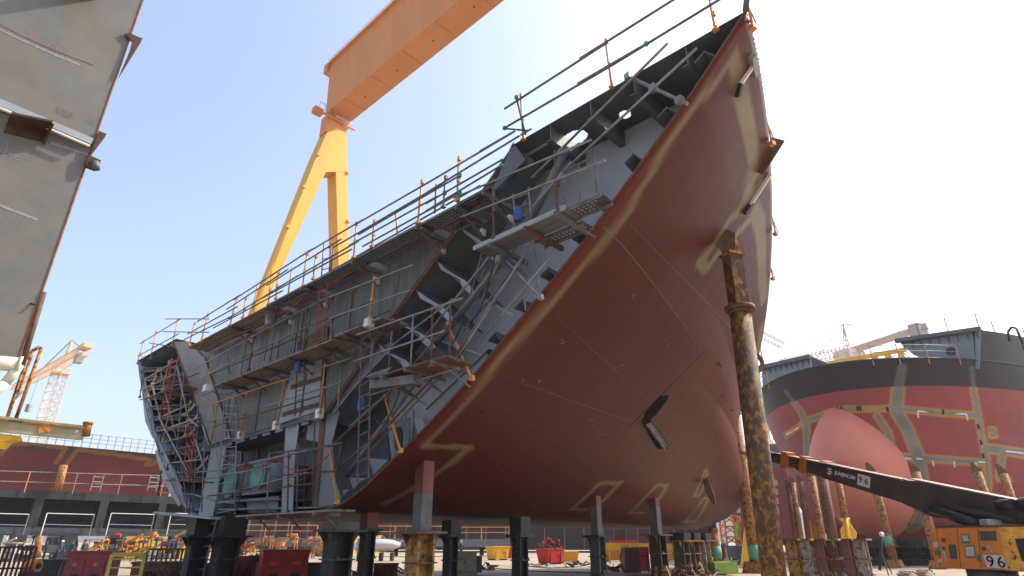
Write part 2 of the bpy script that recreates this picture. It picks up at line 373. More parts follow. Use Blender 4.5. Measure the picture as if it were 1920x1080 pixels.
# inner slope plate and its longitudinals with light face bars
sl0, sl1 = st(cp(962, 268)), st(cp(600, 790))
b = B(); b.prism([W(sl0[0], .05, sl0[2]), W(sl0[0] + .05, .05, sl0[2]), W(sl1[0] + .05, .05, sl1[2]), W(sl1[0], .05, sl1[2])], DT * TW); part('slope_plate', b, m_grey)
zig = [[(862, 425), (872, 438), (905, 462), (912, 478), (930, 492), (938, 483), (918, 462), (880, 437)],
       [(817, 486), (827, 506), (862, 524), (866, 537), (882, 552), (890, 547), (872, 526), (840, 508)],
       [(779, 542), (788, 560), (822, 577), (828, 590), (842, 603), (852, 599), (832, 577), (800, 558)],
       [(743, 594), (752, 610), (785, 626), (790, 640), (808, 655), (816, 650), (795, 628), (764, 612)],
       [(708, 642), (716, 658), (750, 675), (756, 690), (770, 700), (778, 695), (760, 675), (728, 660)],
       [(912, 352), (925, 376), (900, 420), (882, 440), (868, 428), (890, 385)]]
for z in zig[:5]:
    plate('face_plate', z, .06, m_greyl, .04)
    a, c = cp(*z[0], .1), cp(*z[4], .1); b = B(); b.prism([a, c, c + V((0, 0, .03)), a + V((0, 0, .03))], DT * (TW - .2)); part('longitudinal', b, m_grey)
plate('face_plate', [(862, 430), (918, 352), (945, 368), (888, 448)], .7, m_greyl, .03)
plate('face_plate', [(595, 800), (690, 668), (702, 655), (735, 640), (737, 655), (672, 715), (625, 775), (614, 792)], .12, m_grey, .04)
b = B(); b.path(P([(612, 790), (672, 716), (736, 650)], .08), .03, 4); part('edge_bar', b, m_greyl)
# stiffener ends on the near shell
for x, y in ((1305, 125), (1262, 215), (1205, 300), (1144, 380), (1096, 445), (1042, 517), (987, 580), (932, 643)):
    s_, _, z_ = st(cp(x, y)); z_ = z_; s_ = shell_s(z_) + .05
    n_ = V((.66, 0, .75)); a = W(s_, .0, z_); c = W(s_ + .34 * .62, 0, z_ + .34 * .78)
    b = B(); up = V((0, 0, .03)); dv = W(shell_s(z_, .8) + .05, .8, z_) - a; b.prism([a, c, c + up, a + up], dv)
    b.prism([c + DA * -.02 - up, c + DA * .2 - V((0, 0, .16)), c + DA * .2 - V((0, 0, .13)), c + DA * -.02], dv * .94)
    part('shell_stiffener', b, m_greyd)
# light longitudinal lying along the lower shell and brackets
plate('bilge_longitudinal', [(912, 658), (915, 672), (880, 712), (804, 800), (793, 786), (797, 768), (850, 716)], .35, m_greyl, .04)
plate('bilge_longitudinal', [(797, 768), (912, 658), (917, 654), (800, 764)], .3, m_grey, .3)
plate('web_bracket', [(776, 785), (792, 786), (800, 803), (785, 818)], .2, m_greyl)
plate('web_bracket', [(735, 788), (768, 782), (765, 850), (738, 858)], .9, m_grey)
plate('web_opening', [(744, 800), (750, 800), (753, 812), (752, 838), (746, 850), (741, 840), (739, 815)], .86, m_dark, .01)
for q in ([(692, 859), (728, 862), (716, 875), (700, 890)], [(655, 895), (688, 897), (675, 903), (662, 918)], [(616, 920), (655, 918), (640, 935), (622, 946)]):
    plate('web_bracket', q, .15, m_grey)
b = B(); b.path(P([(730, 762), (860, 742)], 1.5), .04, 4); part('stiffener_bar', b, m_grey)
for x in (700, 712, 724, 760, 775):
    b = B(); b.prism(P([(x, 770), (x + 3, 770), (x + 1, 855), (x - 2, 857)], 1.4), DT * .3); part('vertical_stiffener', b, m_grey)
# slanted struts across the near wing
for a, c, r in (((1064, 276), (997, 408), .10), ((970, 453), (804, 662), .09), ((781, 712), (650, 892), .075)):
    b = B(); b.tube(cp(*a, .5), cp(*c, .5), r, seg=10); part('strut', b, m_grey)
# lower centre: columns, shelf, drums
plate('column_plate', [(536, 789), (556, 786), (560, 800), (553, 850), (548, 960), (527, 962)], .1, m_greyl)
plate('column_plate', [(398, 830), (427, 822), (416, 880), (398, 972), (372, 966), (385, 900)], .1, m_greyl)
plate('column_plate', [(610, 778), (636, 772), (622, 830), (628, 900), (640, 935), (622, 948), (588, 950)], .06, m_grey)
plate('column_edge', [(600, 780), (610, 778), (594, 950), (587, 950)], .03, m_edge)
plate('arched_web', [(548, 785), (575, 777), (578, 800), (567, 806), (558, 822), (552, 846), (546, 846)], .3, m_grey)
plate('hanging_bracket', [(548, 776), (604, 770), (602, 830), (574, 824), (577, 800)], .2, m_grey)
b = B(); b.prism(P([(395, 832), (522, 797), (600, 776), (600, 782), (523, 804), (396, 840)], .05), DT * 1.6); part('plate_soffit', b, m_greyd)
for i in range(7):
    x = 420 + i * 24; y = 826 - i * 6.6; b = B(); b.prism(P([(x, y), (x + 14, y - 4), (x + 14, y + 8), (x, y + 12)], .08), DT * .04); part('soffit_bracket', b, m_grey)
def drum(x, y, r, t, L_):
    a = cp(x, y, t); c = a + DT * L_; b = B(); b.tube(a, c, r * .93, seg=24); b.tube(a, a + DT * .08, r * 1.08, seg=24)
    for k in range(16): e = a + (DA * math.cos(k * .3927) + V((0, 0, math.sin(k * .3927)))) * r * 1.0; b.tube(e - DT * .03, e, .025, seg=5)
    o = part('pipe', b, m_greyl); b = B(); b.tube(a - DT * .03, a - DT * .015, r * .93, seg=24); b.build('green_cover', M('green_cover', (.10, .26, .21), .7), o)
drum(482, 890, .43, -.25, 1.6); drum(430, 905, .46, .1, 1.3)
plate('drum_shelf', [(428, 925), (518, 915), (520, 921), (428, 932)], .3, m_grey, .8)
plate('lower_web', [(462, 936), (522, 930), (520, 960), (465, 962)], .5, m_greyl)
plate('lower_web', [(405, 930), (440, 930), (436, 965), (402, 965)], .6, m_grey)
for x in (450, 480, 505): plate('vertical_stiffener', [(x, 840), (x + 3, 840), (x + 2, 870), (x - 1, 870)], 1.3, m_grey, .2)
for y, x0, x1 in ((940, 395, 525), (955, 360, 640)):
    b = B(); b.prism(P([(x0, y), (x1, y - 6), (x1, y - 3), (x0, y + 3)], .2), DT * 1.5); part('bottom_stringer', b, m_grey)
# far wing: stringers on the shell
for i in range(13):
    z_ = 8.35 - i * .6
    if z_ < .95: break
    s_ = 34 - shell_s(z_) - .05; wd = 3.2 if z_ > 2 else 2.2
    if z_ < 4.2 and i % 2: continue
    b = B(); b.prism([W(s_, .0, z_), W(s_ - wd * .3, .0, z_), W(s_ - wd, .9, z_ - .12), W(s_ - wd, TW, z_ - .12), W(34 - shell_s(z_, TW) - .08, TW, z_)], (0, 0, .03)); part('stringer', b, m_grey)
    b = B(); b.prism([W(s_, .02, z_), W(s_ - .9, .25, z_), W(s_ - 1.9, .8, z_ - .06), W(s_ - 1.9, .8, z_ - .2), W(s_ - .9, .25, z_ - .1), W(s_, .02, z_ - .12)], (0, 0, .02)); part('stringer_flange', b, m_greyl)
for pts in ([(290, 845), (302, 842), (328, 882), (345, 935), (335, 950), (305, 900)], [(262, 700), (268, 700), (284, 760), (292, 820), (286, 822), (272, 790)]):
    plate('side_web', pts, .1, m_greyl)
for i, (x, y) in enumerate(((330, 765), (335, 785), (330, 810), (345, 850), (350, 870))):
    pts = []
    for k in range(9): a = k / 8 * 1.2; pts.append((x + 8 + 32 * k / 8, y + 12 - 30 * (k / 8) ** 1.8))
    pts2 = [(a, c + 4 - 1 * k) for k, (a, c) in enumerate(pts)][::-1]
    plate('curved_flange', pts + [(a, c + 6) for a, c in pts[::-1]], .9, m_greyl)
# pads, bracket plates and tack pieces on the shell
def pad(px, py, pts, name='lifting_pad', mat=m_edge, th=.05):
    """flat plate standing off the shell: pts = (outward, down) metres, outward from the shell in the plane facing the open end"""
    p, n = hp(px, py)
    if p is None: return
    out = V((n.x, n.y, 0)).normalized(); 
    if out.dot(V((0, -1, 0))) < 0 and out.x < 0: out = -out
    b = B(); b.prism([p + out * (a - .1) + V((0, 0, -d)) for a, d in pts], out.cross(V((0, 0, 1))) * th); return part(name, b, mat)
def stick(a, c, wd, hh, mat, name, off=.06):
    pa, na = hp(*a); pc, nc = hp(*c)
    if pa is None or pc is None: return
    na = na if na.dot(O - pa) > 0 else -na
    b = B(); b.beam(pa + na * off, pc + na * off, wd, hh, up=na); return part(name, b, mat)
stick((1417, 108), (1385, 155), .07, .07, m_white, 'erection_bar'); stick((1385, 155), (1378, 180), .09, .08, m_dark, 'erection_bar')
stick((1406, 104), (1412, 140), .12, .12, m_greyl, 'erection_bar', .05); stick((1441, 325), (1400, 388), .1, .08, m_cream, 'erection_bar'); stick((1406, 380), (1392, 398), .13, .1, m_dark, 'erection_bar')
# opening with grating
def decal(pts, mat, name, off=.015, th=.01):
    ps = []
    for p in pts:
        q, n = hp(*p)
        if q is None: return None
        n = n if n.dot(O - q) > 0 else -n; ps.append(q + n * off)
    b = B(); b.prism(ps, n * th); return part(name, b, mat)
decal([(1205, 788), (1212, 772), (1238, 742), (1252, 740), (1251, 748), (1228, 778), (1218, 786)], m_ink, 'shell_opening')
g = decal([(1203, 789), (1218, 787), (1252, 832), (1248, 839), (1230, 838)], m_ink, 'grating', .03, .05)
for k in range(15):
    f = k / 14; stick((1207 + 32 * f, 793 + 44 * f), (1217 + 32 * f, 789 + 42 * f), .03, .05, m_tube, 'grating_bar', .11)
stick((1211, 791), (1243, 838), .03, .04, m_tube, 'grating_bar', .14)
for a, c in (((1310, 893), (1327, 885)),):
    p, n = hp(1320, 905); n = n if n.dot(O - p) > 0 else -n
    u_ = n.cross(V((0, 0, 1))).normalized()
    b = B(); b.prism([p + n * a_ + V((0, 0, c_)) for a_, c_ in ((0, .9), (.12, .85), (.6, -.15), (.62, -.45), (.5, -.6), (.3, -.6), (0, -.3))], u_ * .06); part('pad_eye', b, m_edge)
def edge_pad(px, py, L_, h_, up):   # dark plate sticking out past the deck edge outline
    p, n = hp(px, py)
    if p is None: return
    out = V((DT.y, -DT.x, 0)); b = B(); a = p; d = (out * .75 + V((0, 0, up))).normalized(); e = d.cross(DT).normalized()
    b.prism([a - d * .4 + e * h_ / 2, a + d * L_ + e * h_ / 2, a + d * L_ - e * h_ / 2, a - d * .4 - e * h_ / 2], DT * .06); part('lifting_plate', b, m_edge)
edge_pad(1436, 296, .55, .34, .8); edge_pad(1434, 622, .9, .5, .8)
# thin seam line of old chalk on the shell, and weld seams
def seam(pxs, wd, mat, name):
    ps = [hp(*p) for p in pxs]; ps = [(p + (n if n.dot(O - p) > 0 else -n) * .008) for p, n in ps if p is not None]
    b = B()
    for a, c in zip(ps, ps[1:]): b.beam(a, c, wd, .012)
    return part(name, b, mat)
def ln(a, c, n=12): return [(a[0] + (c[0] - a[0]) * i / n, a[1] + (c[1] - a[1]) * i / n) for i in range(n + 1)]
m_chalk = M('chalk', (.20, .15, .12), .9, var=.4, scale=20); m_seam = M('weld_seam', (.06, .016, .013), .5)
seam([(1130, 425), (1165, 458), (1200, 500), (1240, 552), (1280, 605), (1308, 648), (1325, 690)], .012, m_chalk, 'chalk_line')
seam(ln((1325, 655), (1180, 800)), .007, m_seam, 'weld_seam'); 
seam(ln((930, 700), (1040, 740)) + ln((1040, 740), (1210, 800)), .007, m_seam, 'weld_seam')
seam(ln((1215, 810), (1370, 895)), .007, m_seam, 'weld_seam'); 

for x, y in ((1347, 684), (1352, 740), (1370, 768), (1380, 810), (1345, 680), (1005, 712)):
    p, n = hp(x, y)
    if p is not None: n = n if n.dot(O - p) > 0 else -n; b = B(); b.tube(p, p + n * .12, .03, seg=6); part('lug', b, m_edge)
# ================================================================== SCAFFOLDING ON THE OPEN END
m_perf = None
def perf():
    m = bpy.data.materials.new('perforated_plank'); m.use_nodes = True; n = m.node_tree.nodes; l = m.node_tree.links; b = n['Principled BSDF']
    b.inputs['Base Color'].default_value = (.07, .06, .055, 1); b.inputs['Roughness'].default_value = .7
    uv = n.new('ShaderNodeUVMap'); sx = n.new('ShaderNodeVectorMath'); sx.operation = 'FRACTION'; sc = n.new('ShaderNodeVectorMath'); sc.operation = 'SCALE'; sc.inputs['Scale'].default_value = 1 / .1
    l.new(uv.outputs[0], sc.inputs[0]); l.new(sc.outputs[0], sx.inputs[0])
    d = n.new('ShaderNodeVectorMath'); d.operation = 'DISTANCE'; d.inputs[1].default_value = (.5, .5, 0); l.new(sx.outputs[0], d.inputs[0])
    g = n.new('ShaderNodeMath'); g.operation = 'LESS_THAN'; g.inputs[1].default_value = .27; l.new(d.outputs['Value'], g.inputs[0])
    t = n.new('ShaderNodeBsdfTransparent'); x = n.new('ShaderNodeMixShader'); l.new(g.outputs[0], x.inputs[0]); l.new(b.outputs[0], x.inputs[1]); l.new(t.outputs[0], x.inputs[2]); l.new(x.outputs[0], n['Material Output'].inputs[0])
    return m
m_perf = perf()
def perf_plank(p0, p1, t0, t1, par):      # flat perforated sheet with side flanges between two points of the walkway
    d = (p1 - p0); L_ = d.length; d.normalize(); a = p0 + DT * t0; c = p1 + DT * t0; e = p1 + DT * t1; g = p0 + DT * t1
    b = B(); uv = b.bm.loops.layers.uv.new('UVMap'); f = b.quad([a, c, e, g])
    for lp, q in zip(f.loops, ((0, 0), (L_, 0), (L_, t1 - t0), (0, t1 - t0))): lp[uv].uv = q
    o = b.build('perforated_plank', m_perf, par)
    b = B()
    for q0, q1 in ((a, c), (g, e)): b.beam(q0 - V((0, 0, .03)), q1 - V((0, 0, .03)), .025, .07)
    b.build('plank_flange', m_tubed, o)
def spost(par, bot, top, t, mat=None, knobs=(.02, .45, .95), r=.024):
    mat = mat or m_org; a, c = cp(*bot, t), cp(*top, t); d = c - a; b = B(); b.tube(a - d * .02, c + d * .03, r, seg=8)
    for k in knobs: b.box(a + d * k + DA * -.03, (.075, .075, .10), R(-43))
    b.box(a, (.10, .10, .05), R(-43))
    return b.build('post', mat, par)
def srail(par, a, c, t, mat=None, r=.024, t2=None, clip=0):
    p, q = cp(*a, t), cp(*c, t if t2 is None else t2); b = B(); b.tube(p, q, r, seg=8); o = b.build('rail', mat or m_tube, par)
    if clip:
        d = (q - p).normalized(); e = q if clip > 0 else p
        b = B(); b.box(e, (.08, .08, .08), .4); b.build('green_clip', m_grn, o)
    return o
def ladder(label, L0, L1, R0, R1, t, mat, cat='ladder', rung=.30, r=.021, group=None, t1=None):
    t1 = t if t1 is None else t1
    a, c, e, g = cp(*L0, t), cp(*L1, t1), cp(*R0, t), cp(*R1, t1)
    rt = thing('ladder', label, cat, c if c.z < a.z else a, group)
    B().tube(a, c, r).build('stile', mat, rt); B().tube(e, g, r).build('stile', mat, rt)
    n = max(3, int((a - c).length / rung))
    for i in range(n):
        f = (i + .5) / n; b = B(); b.tube(a.lerp(c, f), e.lerp(g, f), r * .75, seg=6); b.build('rung', mat, rt)
    return rt
# --- top walkway
T = -.9
w1 = thing('scaffold_walkway', 'long top walkway of perforated planks with four pipe rails just under the deck edge', 'scaffold', cp(640, 500, T))
edge = [(350, 657), (431, 610), (503, 571), (567, 538), (663, 483), (783, 419), (857, 376), (908, 350)]
e3 = [cp(x, y, T) - DT * T for x, y in edge]      # points moved to the plane t=0
zw = sum(p.z for p in e3) / len(e3)
for i, (p, q) in enumerate(zip(e3, e3[1:])):
    p = V((p.x, p.y, zw - .02 * (i % 2))); q = V((q.x, q.y, zw - .02 * (i % 2))); dd = (q - p).normalized()
    if i in (0, 1):
        for k in range(3): b = B(); b.beam(p + DT * (T + .15 + .28 * k), q + DT * (T + .15 + .28 * k), .24, .045); b.build('plank', m_wood, w1)
    else:
        perf_plank(p, q + dd * .15, T, T + .42, w1); perf_plank(p + dd * .3, q, T + .45, T + .85, w1)
    b = B(); b.beam(q + DT * (T - .05) - V((0, 0, .10)), q + DT * .05 - V((0, 0, .10)), .08, .12); b.beam(q + DT * (T + .1) - V((0, 0, .12)), q + DT * .02 - V((0, 0, .55)), .05, .05); b.build('bracket', m_tubed, w1)
    b = B(); b.box(q + DT * -.02 - V((0, 0, .42)), (.10, .12, .18), R(-43)); b.build('wall_shoe', m_cream, w1)
def P_up(px, py, h): p = cp(px, py, T); return p + V((0, 0, h))
posts = [((857, 376), (860, 295)), ((783, 419), (791, 338)), ((697, 462), (702, 413)), ((663, 483), (668, 417)), ((587, 523), (592, 479)), ((567, 538), (576, 473)), ((517, 560), (522, 508)), ((503, 571), (509, 512)), ((455, 596), (461, 558)), ((431, 610), (444, 557)), ((377, 641), (390, 588)), ((355, 647), (365, 605))]
for bt, tp in posts: spost(w1, bt, tp, T, m_org)
spost(w1, (831, 388), (835, 331), T, m_tubed)
top = [(270, 640), (390, 588), (444, 557), (576, 473), (668, 419), (791, 340), (860, 302)]
rails = [((800, 344), (967, 245), 0), ((800, 361), (975, 254), 0), ((798, 382), (942, 299), 0), ((798, 396), (940, 310), 1),
 ((668, 420), (817, 334), 0), ((625, 464), (830, 344), 0), ((672, 440), (862, 329), 1), ((655, 460), (820, 368), 0), ((680, 462), (862, 362), 1),
 ((565, 480), (680, 412), 0), ((500, 535), (640, 448), 0), ((520, 540), (672, 452), -1), ((490, 560), (660, 467), 0),
 ((438, 562), (585, 467), 0), ((425, 580), (540, 505), 0), ((430, 596), (560, 516), -1), ((400, 615), (530, 545), 0),
 ((370, 603), (450, 553), 0), ((352, 626), (445, 575), 0), ((345, 637), (440, 590), 0)]
for a, c, k in rails: srail(w1, a, c, T - .03, m_tubed, clip=k)
# --- railing on the deck edge of the near half
dr = thing('scaffold_rail', 'two long pipe rails on orange posts along the highest deck edge near the bow corner', 'guard rail', cp(1147, 165))
for bt, tp in (((1147, 163), (1135, 75)), ((1341, 56), (1329, -6)), ((981, 262), (976, 177))): spost(dr, bt, tp, -.02, m_org)
for a, c, k in (((946, 204), (1135, 82), 0), ((1087, 110), (1300, -24), 0), ((946, 240), (1148, 122), -1), ((1083, 157), (1212, 82), 1), ((1148, 122), (1400, -32), 0)): srail(dr, a, c, -.05, m_tubed, r=.028, clip=k)
srail(dr, (968, 182), (985, 252), -.1, m_dark, clip=-1); srail(dr, (945, 241), (990, 245), -.1, m_dark)
for a, c in (((900, 283), (968, 244)), ((900, 299), (997, 241))): srail(dr, a, c, -.1, m_tubed)
# --- posts on the curved far deck edge
fr = thing('scaffold_rail', 'short pipe railing on orange posts above the far low deck corner', 'guard rail', cp(300, 660))
for bt, tp in (((257, 682), (270, 638)), ((282, 672), (293, 620)), ((322, 648), (334, 597))): spost(fr, bt, tp, 0)
for a, c in (((262, 645), (340, 597)), ((258, 668), (335, 626)), ((310, 598), (392, 598)), ((305, 622), (392, 623)), ((280, 643), (322, 650)), ((262, 664), (270, 674))): srail(fr, a, c, -.05, m_tubed)
# --- posts following the curved deck edge towards the stem
er = thing('scaffold_rail', 'orange rail posts standing along the curved bow edge against white sky', 'guard rail', cp(1400, 40, .2))
for px, py, h in ((1403, 45, 1.1), (1441, 262, 1.1), (1453, 430, 1.0), (1452, 515, .9)):
    q = None
    for k in range(40):
        p, n = hp(px - 1 - k, py + 3)
        if p is not None and abs(p.z - EYE - 9.1) < .8: q = p; break
    if q is None: continue
    q = V((q.x, q.y, EYE + 9.1)) + V((DT.y, -DT.x, 0)) * .08
    b = B(); b.tube(q - V((0, 0, .15)), q + V((0, 0, h * .8)), .03, .02); b.box(q - V((0, 0, .15)), (.12, .12, .1), .5); b.tube(q + V((.08, 0, -.1)), q + V((0, 0, h * .5)), .015); b.build('post', m_org, er)
b = B(); b.tube(cp(1398, 20, -.05), cp(1402, -20, -.05), .06); b.build('post', m_tubed, er)
# --- middle walkway
w2 = thing('scaffold_walkway', 'wooden plank walkway halfway up the weathered steel wall of the open end', 'scaffold', cp(560, 660, T))
def planks(par, a, c, t0=-.9, n=3, mat=None, droop=0, br=True, brn=3, wd=.26):
    p, q = cp(*a, t0) - DT * t0, cp(*c, t0) - DT * t0; z = (p.z + q.z) / 2
    if not droop: p.z = q.z = z
    for k in range(n):
        e = (random.random() - .5) * .3; d = (q - p).normalized(); b = B()
        b.beam(p + d * e + DT * (t0 + wd / 2 + (wd + .02) * k), q + d * e * .7 + DT * (t0 + wd / 2 + (wd + .02) * k), wd, .045); b.build('plank', mat or m_wood, par)
    if br:
        for k in range(brn):
            m = p.lerp(q, (k + .5) / brn)
            b = B(); b.beam(m + DT * (t0 - .05) - V((0, 0, .06)), m + DT * .02 - V((0, 0, .06)), .07, .08); b.beam(m + DT * (t0 + .3) - V((0, 0, .08)), m - V((0, 0, .4)), .04, .04); b.build('bracket', m_tubed, par)
planks(w2, (400, 726), (565, 657), brn=4); planks(w2, (566, 662), (630, 630), brn=1); planks(w2, (622, 632), (720, 593), brn=2)
b = B(); b.box(cp(388, 728, T), (.3, .2, .25), R(-43)); b.build('wall_shoe', m_white, w2); b = B(); b.box(cp(692, 606, T), (.2, .2, .22), R(-43)); b.build('wall_shoe', m_cream, w2)
for bt, tp, m in (((388, 728), (398, 667), m_org), ((466, 694), (477, 628), m_rtube), ((570, 655), (576, 579), m_rtube), ((624, 634), (622, 555), m_rtube), ((692, 599), (702, 520), m_org)): spost(w2, bt, tp, T, m)
for a, c, m in (((360, 694), (480, 628), m_tube), ((470, 632), (630, 550), m_tubed), ((618, 557), (774, 497), m_tube), ((370, 713), (470, 659), m_tube), ((456, 668), (626, 590), m_tubed), ((618, 597), (770, 544), m_tube)): srail(w2, a, c, T - .03, m, clip=-1 if a == (456, 668) else 0)
# --- orange hand rail below it
w3 = thing('scaffold_rail', 'orange hand rail clamped to the lower rim of the weathered steel wall', 'guard rail', cp(500, 790, -.3))
for bt, tp in (((599, 774), (610, 681)), ((518, 796), (534, 711)), ((450, 815), (464, 735)), ((396, 822), (408, 756))): spost(w3, bt, tp, -.3, m_org)
for a, c, m in (((381, 763), (536, 711), m_org), ((530, 714), (659, 671), m_tube), ((379, 793), (462, 775), m_tube), ((492, 763), (643, 716), m_tube)): srail(w3, a, c, -.35, m)
for x, y in ((599, 776), (518, 798), (450, 817)): b = B(); b.box(cp(x, y, -.25), (.2, .16, .26), R(-43)); b.build('clamp', m_white, w3)
# --- walkway in front of the wing frames
w4 = thing('scaffold_walkway', 'rusty plank walkway crossing the dark frames of the near wing', 'scaffold', cp(770, 690, T))
planks(w4, (696, 707), (838, 668), t0=-1.1, n=3, mat=m_rtube, brn=3); 
b = B(); b.beam(cp(700, 722, -.9), cp(780, 712, -.9), .2, .2); b.build('timber', m_tubed, w4)
for k in range(4): b = B(); b.beam(cp(686 + 4 * k, 707 - 2 * k, -1.1), cp(726 + 3 * k, 698 - 3 * k, -1.0), .03, .015); b.build('loose_board', m_tube, w4)
spost(w4, (809, 686), (811, 575), -1.1, m_rtube)
for a, c in (((669, 628), (867, 559)), ((664, 677), (832, 621))): srail(w4, a, c, -1.12)
# --- upper right platform
w5 = thing('scaffold_walkway', 'aluminium edged platform high in the near wing beside the red shell', 'scaffold', cp(980, 430, T))
p, q = cp(888, 466, -1.0) + DT * 1.0, cp(1060, 388, -1.0) + DT * 1.0
p.z = q.z = (p.z + q.z) / 2; pm = p.lerp(q, .5)
b = B(); b.beam(p + DT * -1.0, q + DT * -1.0, .04, .10); b.build('edge_board', m_greyl, w5)
for k in range(2): b = B(); b.beam(p + DT * (-.85 + .28 * k), q + DT * (-.85 + .28 * k), .25, .05); b.build('plank', m_greyd, w5)
q2 = q + (q - p).normalized() * .75
perf_plank(pm - V((0, 0, .05)), q + V((0, 0, -.05)), -.42, -.1, w5); perf_plank(q + V((0, 0, .02)), q2 + V((0, 0, .02)), -.9, -.5, w5)
b = B(); b.path([q + DT * -1.02 + V((0, 0, .05)), q + DT * -1.02 + V((0, 0, .8)), q2 + DT * -1.02 + V((0, 0, .8)), q2 + DT * -1.02], .02); b.path([q.lerp(q2, .5) + DT * -1.02, q.lerp(q2, .5) + DT * -1.02 + V((0, 0, .8))], .02); b.build('guard_hoop', m_tubed, w5)
for f in (.2, .6, .93): m = p.lerp(q, f); b = B(); b.beam(m + DT * -1.05 - V((0, 0, .1)), m + DT * .2 - V((0, 0, .1)), .08, .10); b.build('bracket', m_rtube if f == .6 else m_greyd, w5)
for bt, tp in (((926, 446), (924, 335)), ((1045, 399), (1040, 285))): spost(w5, bt, tp, -1.0, m_rtube)
for a, c in (((851, 371), (1109, 262)), ((865, 407), (1135, 301))): srail(w5, a, c, -1.03)
# --- clamped tube with the two long diagonal pipes at the near corner
w6 = thing('scaffold_rail', 'two long sloping grey pipes clamped on a short cross tube under the bow corner', 'scaffold', cp(1230, 170, -.3))
for a, c in (((1252, 81), (1058, 274)), ((1100, 232), (997, 334)), ((1307, 90), (1049, 328)), ((1070, 306), (930, 466))): srail(w6, a, c, -.35, m_tube, r=.028)
b = B(); b.tube(cp(1177, 143, -.3), cp(1289, 195, -.05), .04)
for k in (0.02, .45, .88): b.box(cp(1177, 143, -.3).lerp(cp(1289, 195, -.05), k), (.14, .14, .14), .6)
b.build('cross_tube', m_tube, w6)
# --- rails that follow the sloping shell edge
w7 = thing('scaffold_rail', 'kinked pipe railing on orange posts following the curved red shell edge down to the keel', 'guard rail', cp(730, 800, -.3))
for bt, tp, m in (((885, 711), (839, 607), m_org), ((751, 847), (721, 743), m_org), ((632, 943), (618, 841), m_org), ((1014, 559), (928, 464), m_tube)): spost(w7, bt, tp, -.3, m, knobs=(.02, .55, .97), r=.03)
for a, c, m in (((622, 836), (721, 745), m_rtube), ((721, 745), (842, 608), m_tubed), ((842, 608), (951, 474), m_tube), ((986, 377), (905, 560), m_tube), ((629, 883), (734, 792), m_rtube), ((732, 793), (862, 656), m_rtube), ((862, 656), (965, 504), m_tube), ((830, 711), (920, 577), m_tube), ((920, 577), (1011, 432), m_tube), ((505, 851), (622, 835), m_rtube), ((400, 883), (576, 844), m_tube), ((509, 893), (629, 883), m_rtube), ((437, 922), (576, 886), m_tube), ((930, 466), (790, 640), m_tube)): srail(w7, a, c, -.35, m, r=.026)
for a, c, m in (((541, 851), (539, 962), m_rtube), ((363, 885), (352, 984), m_rtube), ((461, 868), (440, 975), m_rtube)): spost(w7, c, a, -.4, m)
for a, c in (((302, 885), (365, 886)), ((365, 886), (425, 880)), ((299, 923), (359, 927)), ((359, 926), (411, 941)), ((411, 941), (440, 944))): srail(w7, a, c, -.45, m_tube)
spost(w7, (297, 928), (302, 883), -.45, m_rtube)
# --- lowest plank walkway
w8 = thing('scaffold_walkway', 'lowest plank walkway at keel height under the open end, left part of pale boards', 'scaffold', cp(450, 970, T))
planks(w8, (440, 975), (628, 948), t0=-.7, n=2, brn=3)
for k in range(4):
    b = B(); b.beam(cp(296 + 4 * k, 961 + 1 * k, -1.6 + .3 * k), cp(404, 972, -1.6 + .3 * k), .28, .05); b.build('pale_board', m_greyl, w8)
srail(w8, (330, 975), (640, 955), -.2, m_rtube)
# --- far wing scaffold
w9 = thing('scaffold_walkway', 'tangle of poles, short platforms and braces before the ribs of the far wing', 'scaffold', cp(320, 800, T))
for bt, tp in (((277, 743), (296, 692)), ((305, 731), (317, 677)), ((305, 828), (318, 768)), ((347, 817), (357, 752))): spost(w9, bt, tp, -.7, m_org)
spost(w9, (313, 880), (322, 841), -.7, m_rtube); spost(w9, (262, 745), (270, 690), -.6, m_rtube)
for a, c in (((273, 711), (328, 678)), ((263, 732), (325, 703)), ((307, 780), (355, 758)), ((322, 800), (373, 784)), ((284, 718), (305, 800)), ((297, 780), (351, 883)), ((332, 687), (353, 783)), ((367, 825), (384, 881)), ((289, 807), (341, 916)), ((277, 750), (289, 800)), ((355, 785), (372, 800)), ((380, 797), (392, 836))): srail(w9, a, c, -.75, m_tube, r=.035)
planks(w9, (280, 744), (312, 730), t0=-.8, n=3, brn=1); planks(w9, (304, 830), (348, 818), t0=-.8, n=3, brn=2); planks(w9, (312, 733), (345, 728), t0=-.6, n=2, brn=1)
# --- ladders
ladder('grey ladder standing before the two green capped pipes', (421, 752), (405, 972), (445, 755), (440, 965), -.6, m_tube)
ladder('tall grey ladder hanging in front of the near wing frames', (678, 629), (670, 905), (697, 614), (690, 898), -.7, m_tubed)
ladder('short grey ladder rising behind the aluminium edged platform', (962, 364), (967, 420), (991, 352), (996, 411), -.4, m_tube)
ladder('grey ladder hung below the aluminium edged platform', (977, 491), (985, 581), (1000, 449), (1013, 551), -.2, m_tube)
ladder('grey ladder against the weathered wall below the orange post of the top walkway', (509, 592), (495, 677), (519, 595), (506, 677), -.3, m_tubed)
ladder('brown ladder between middle walkway and pale insert plate', (559, 640), (553, 779), (573, 640), (567, 775), -.5, m_rtube)
ladder('brown ladder reaching up from middle walkway beside the red one', (571, 585), (562, 655), (583, 580), (574, 655), -.5, m_rtube)
ladder('red ladder rising above the top walkway', (607, 458), (603, 516), (622, 453), (617, 512), -.8, m_rlad)
ladder('red ladder standing on the middle walkway', (600, 538), (593, 644), (615, 531), (606, 642), -.7, m_rlad)
ladder('upper red ladder in the far wing', (322, 672), (300, 787), (334, 670), (312, 787), -.6, m_rlad, r=.035)
ladder('lower red ladder in the far wing', (356, 792), (344, 889), (366, 812), (354, 905), -.6, m_rlad, r=.035)
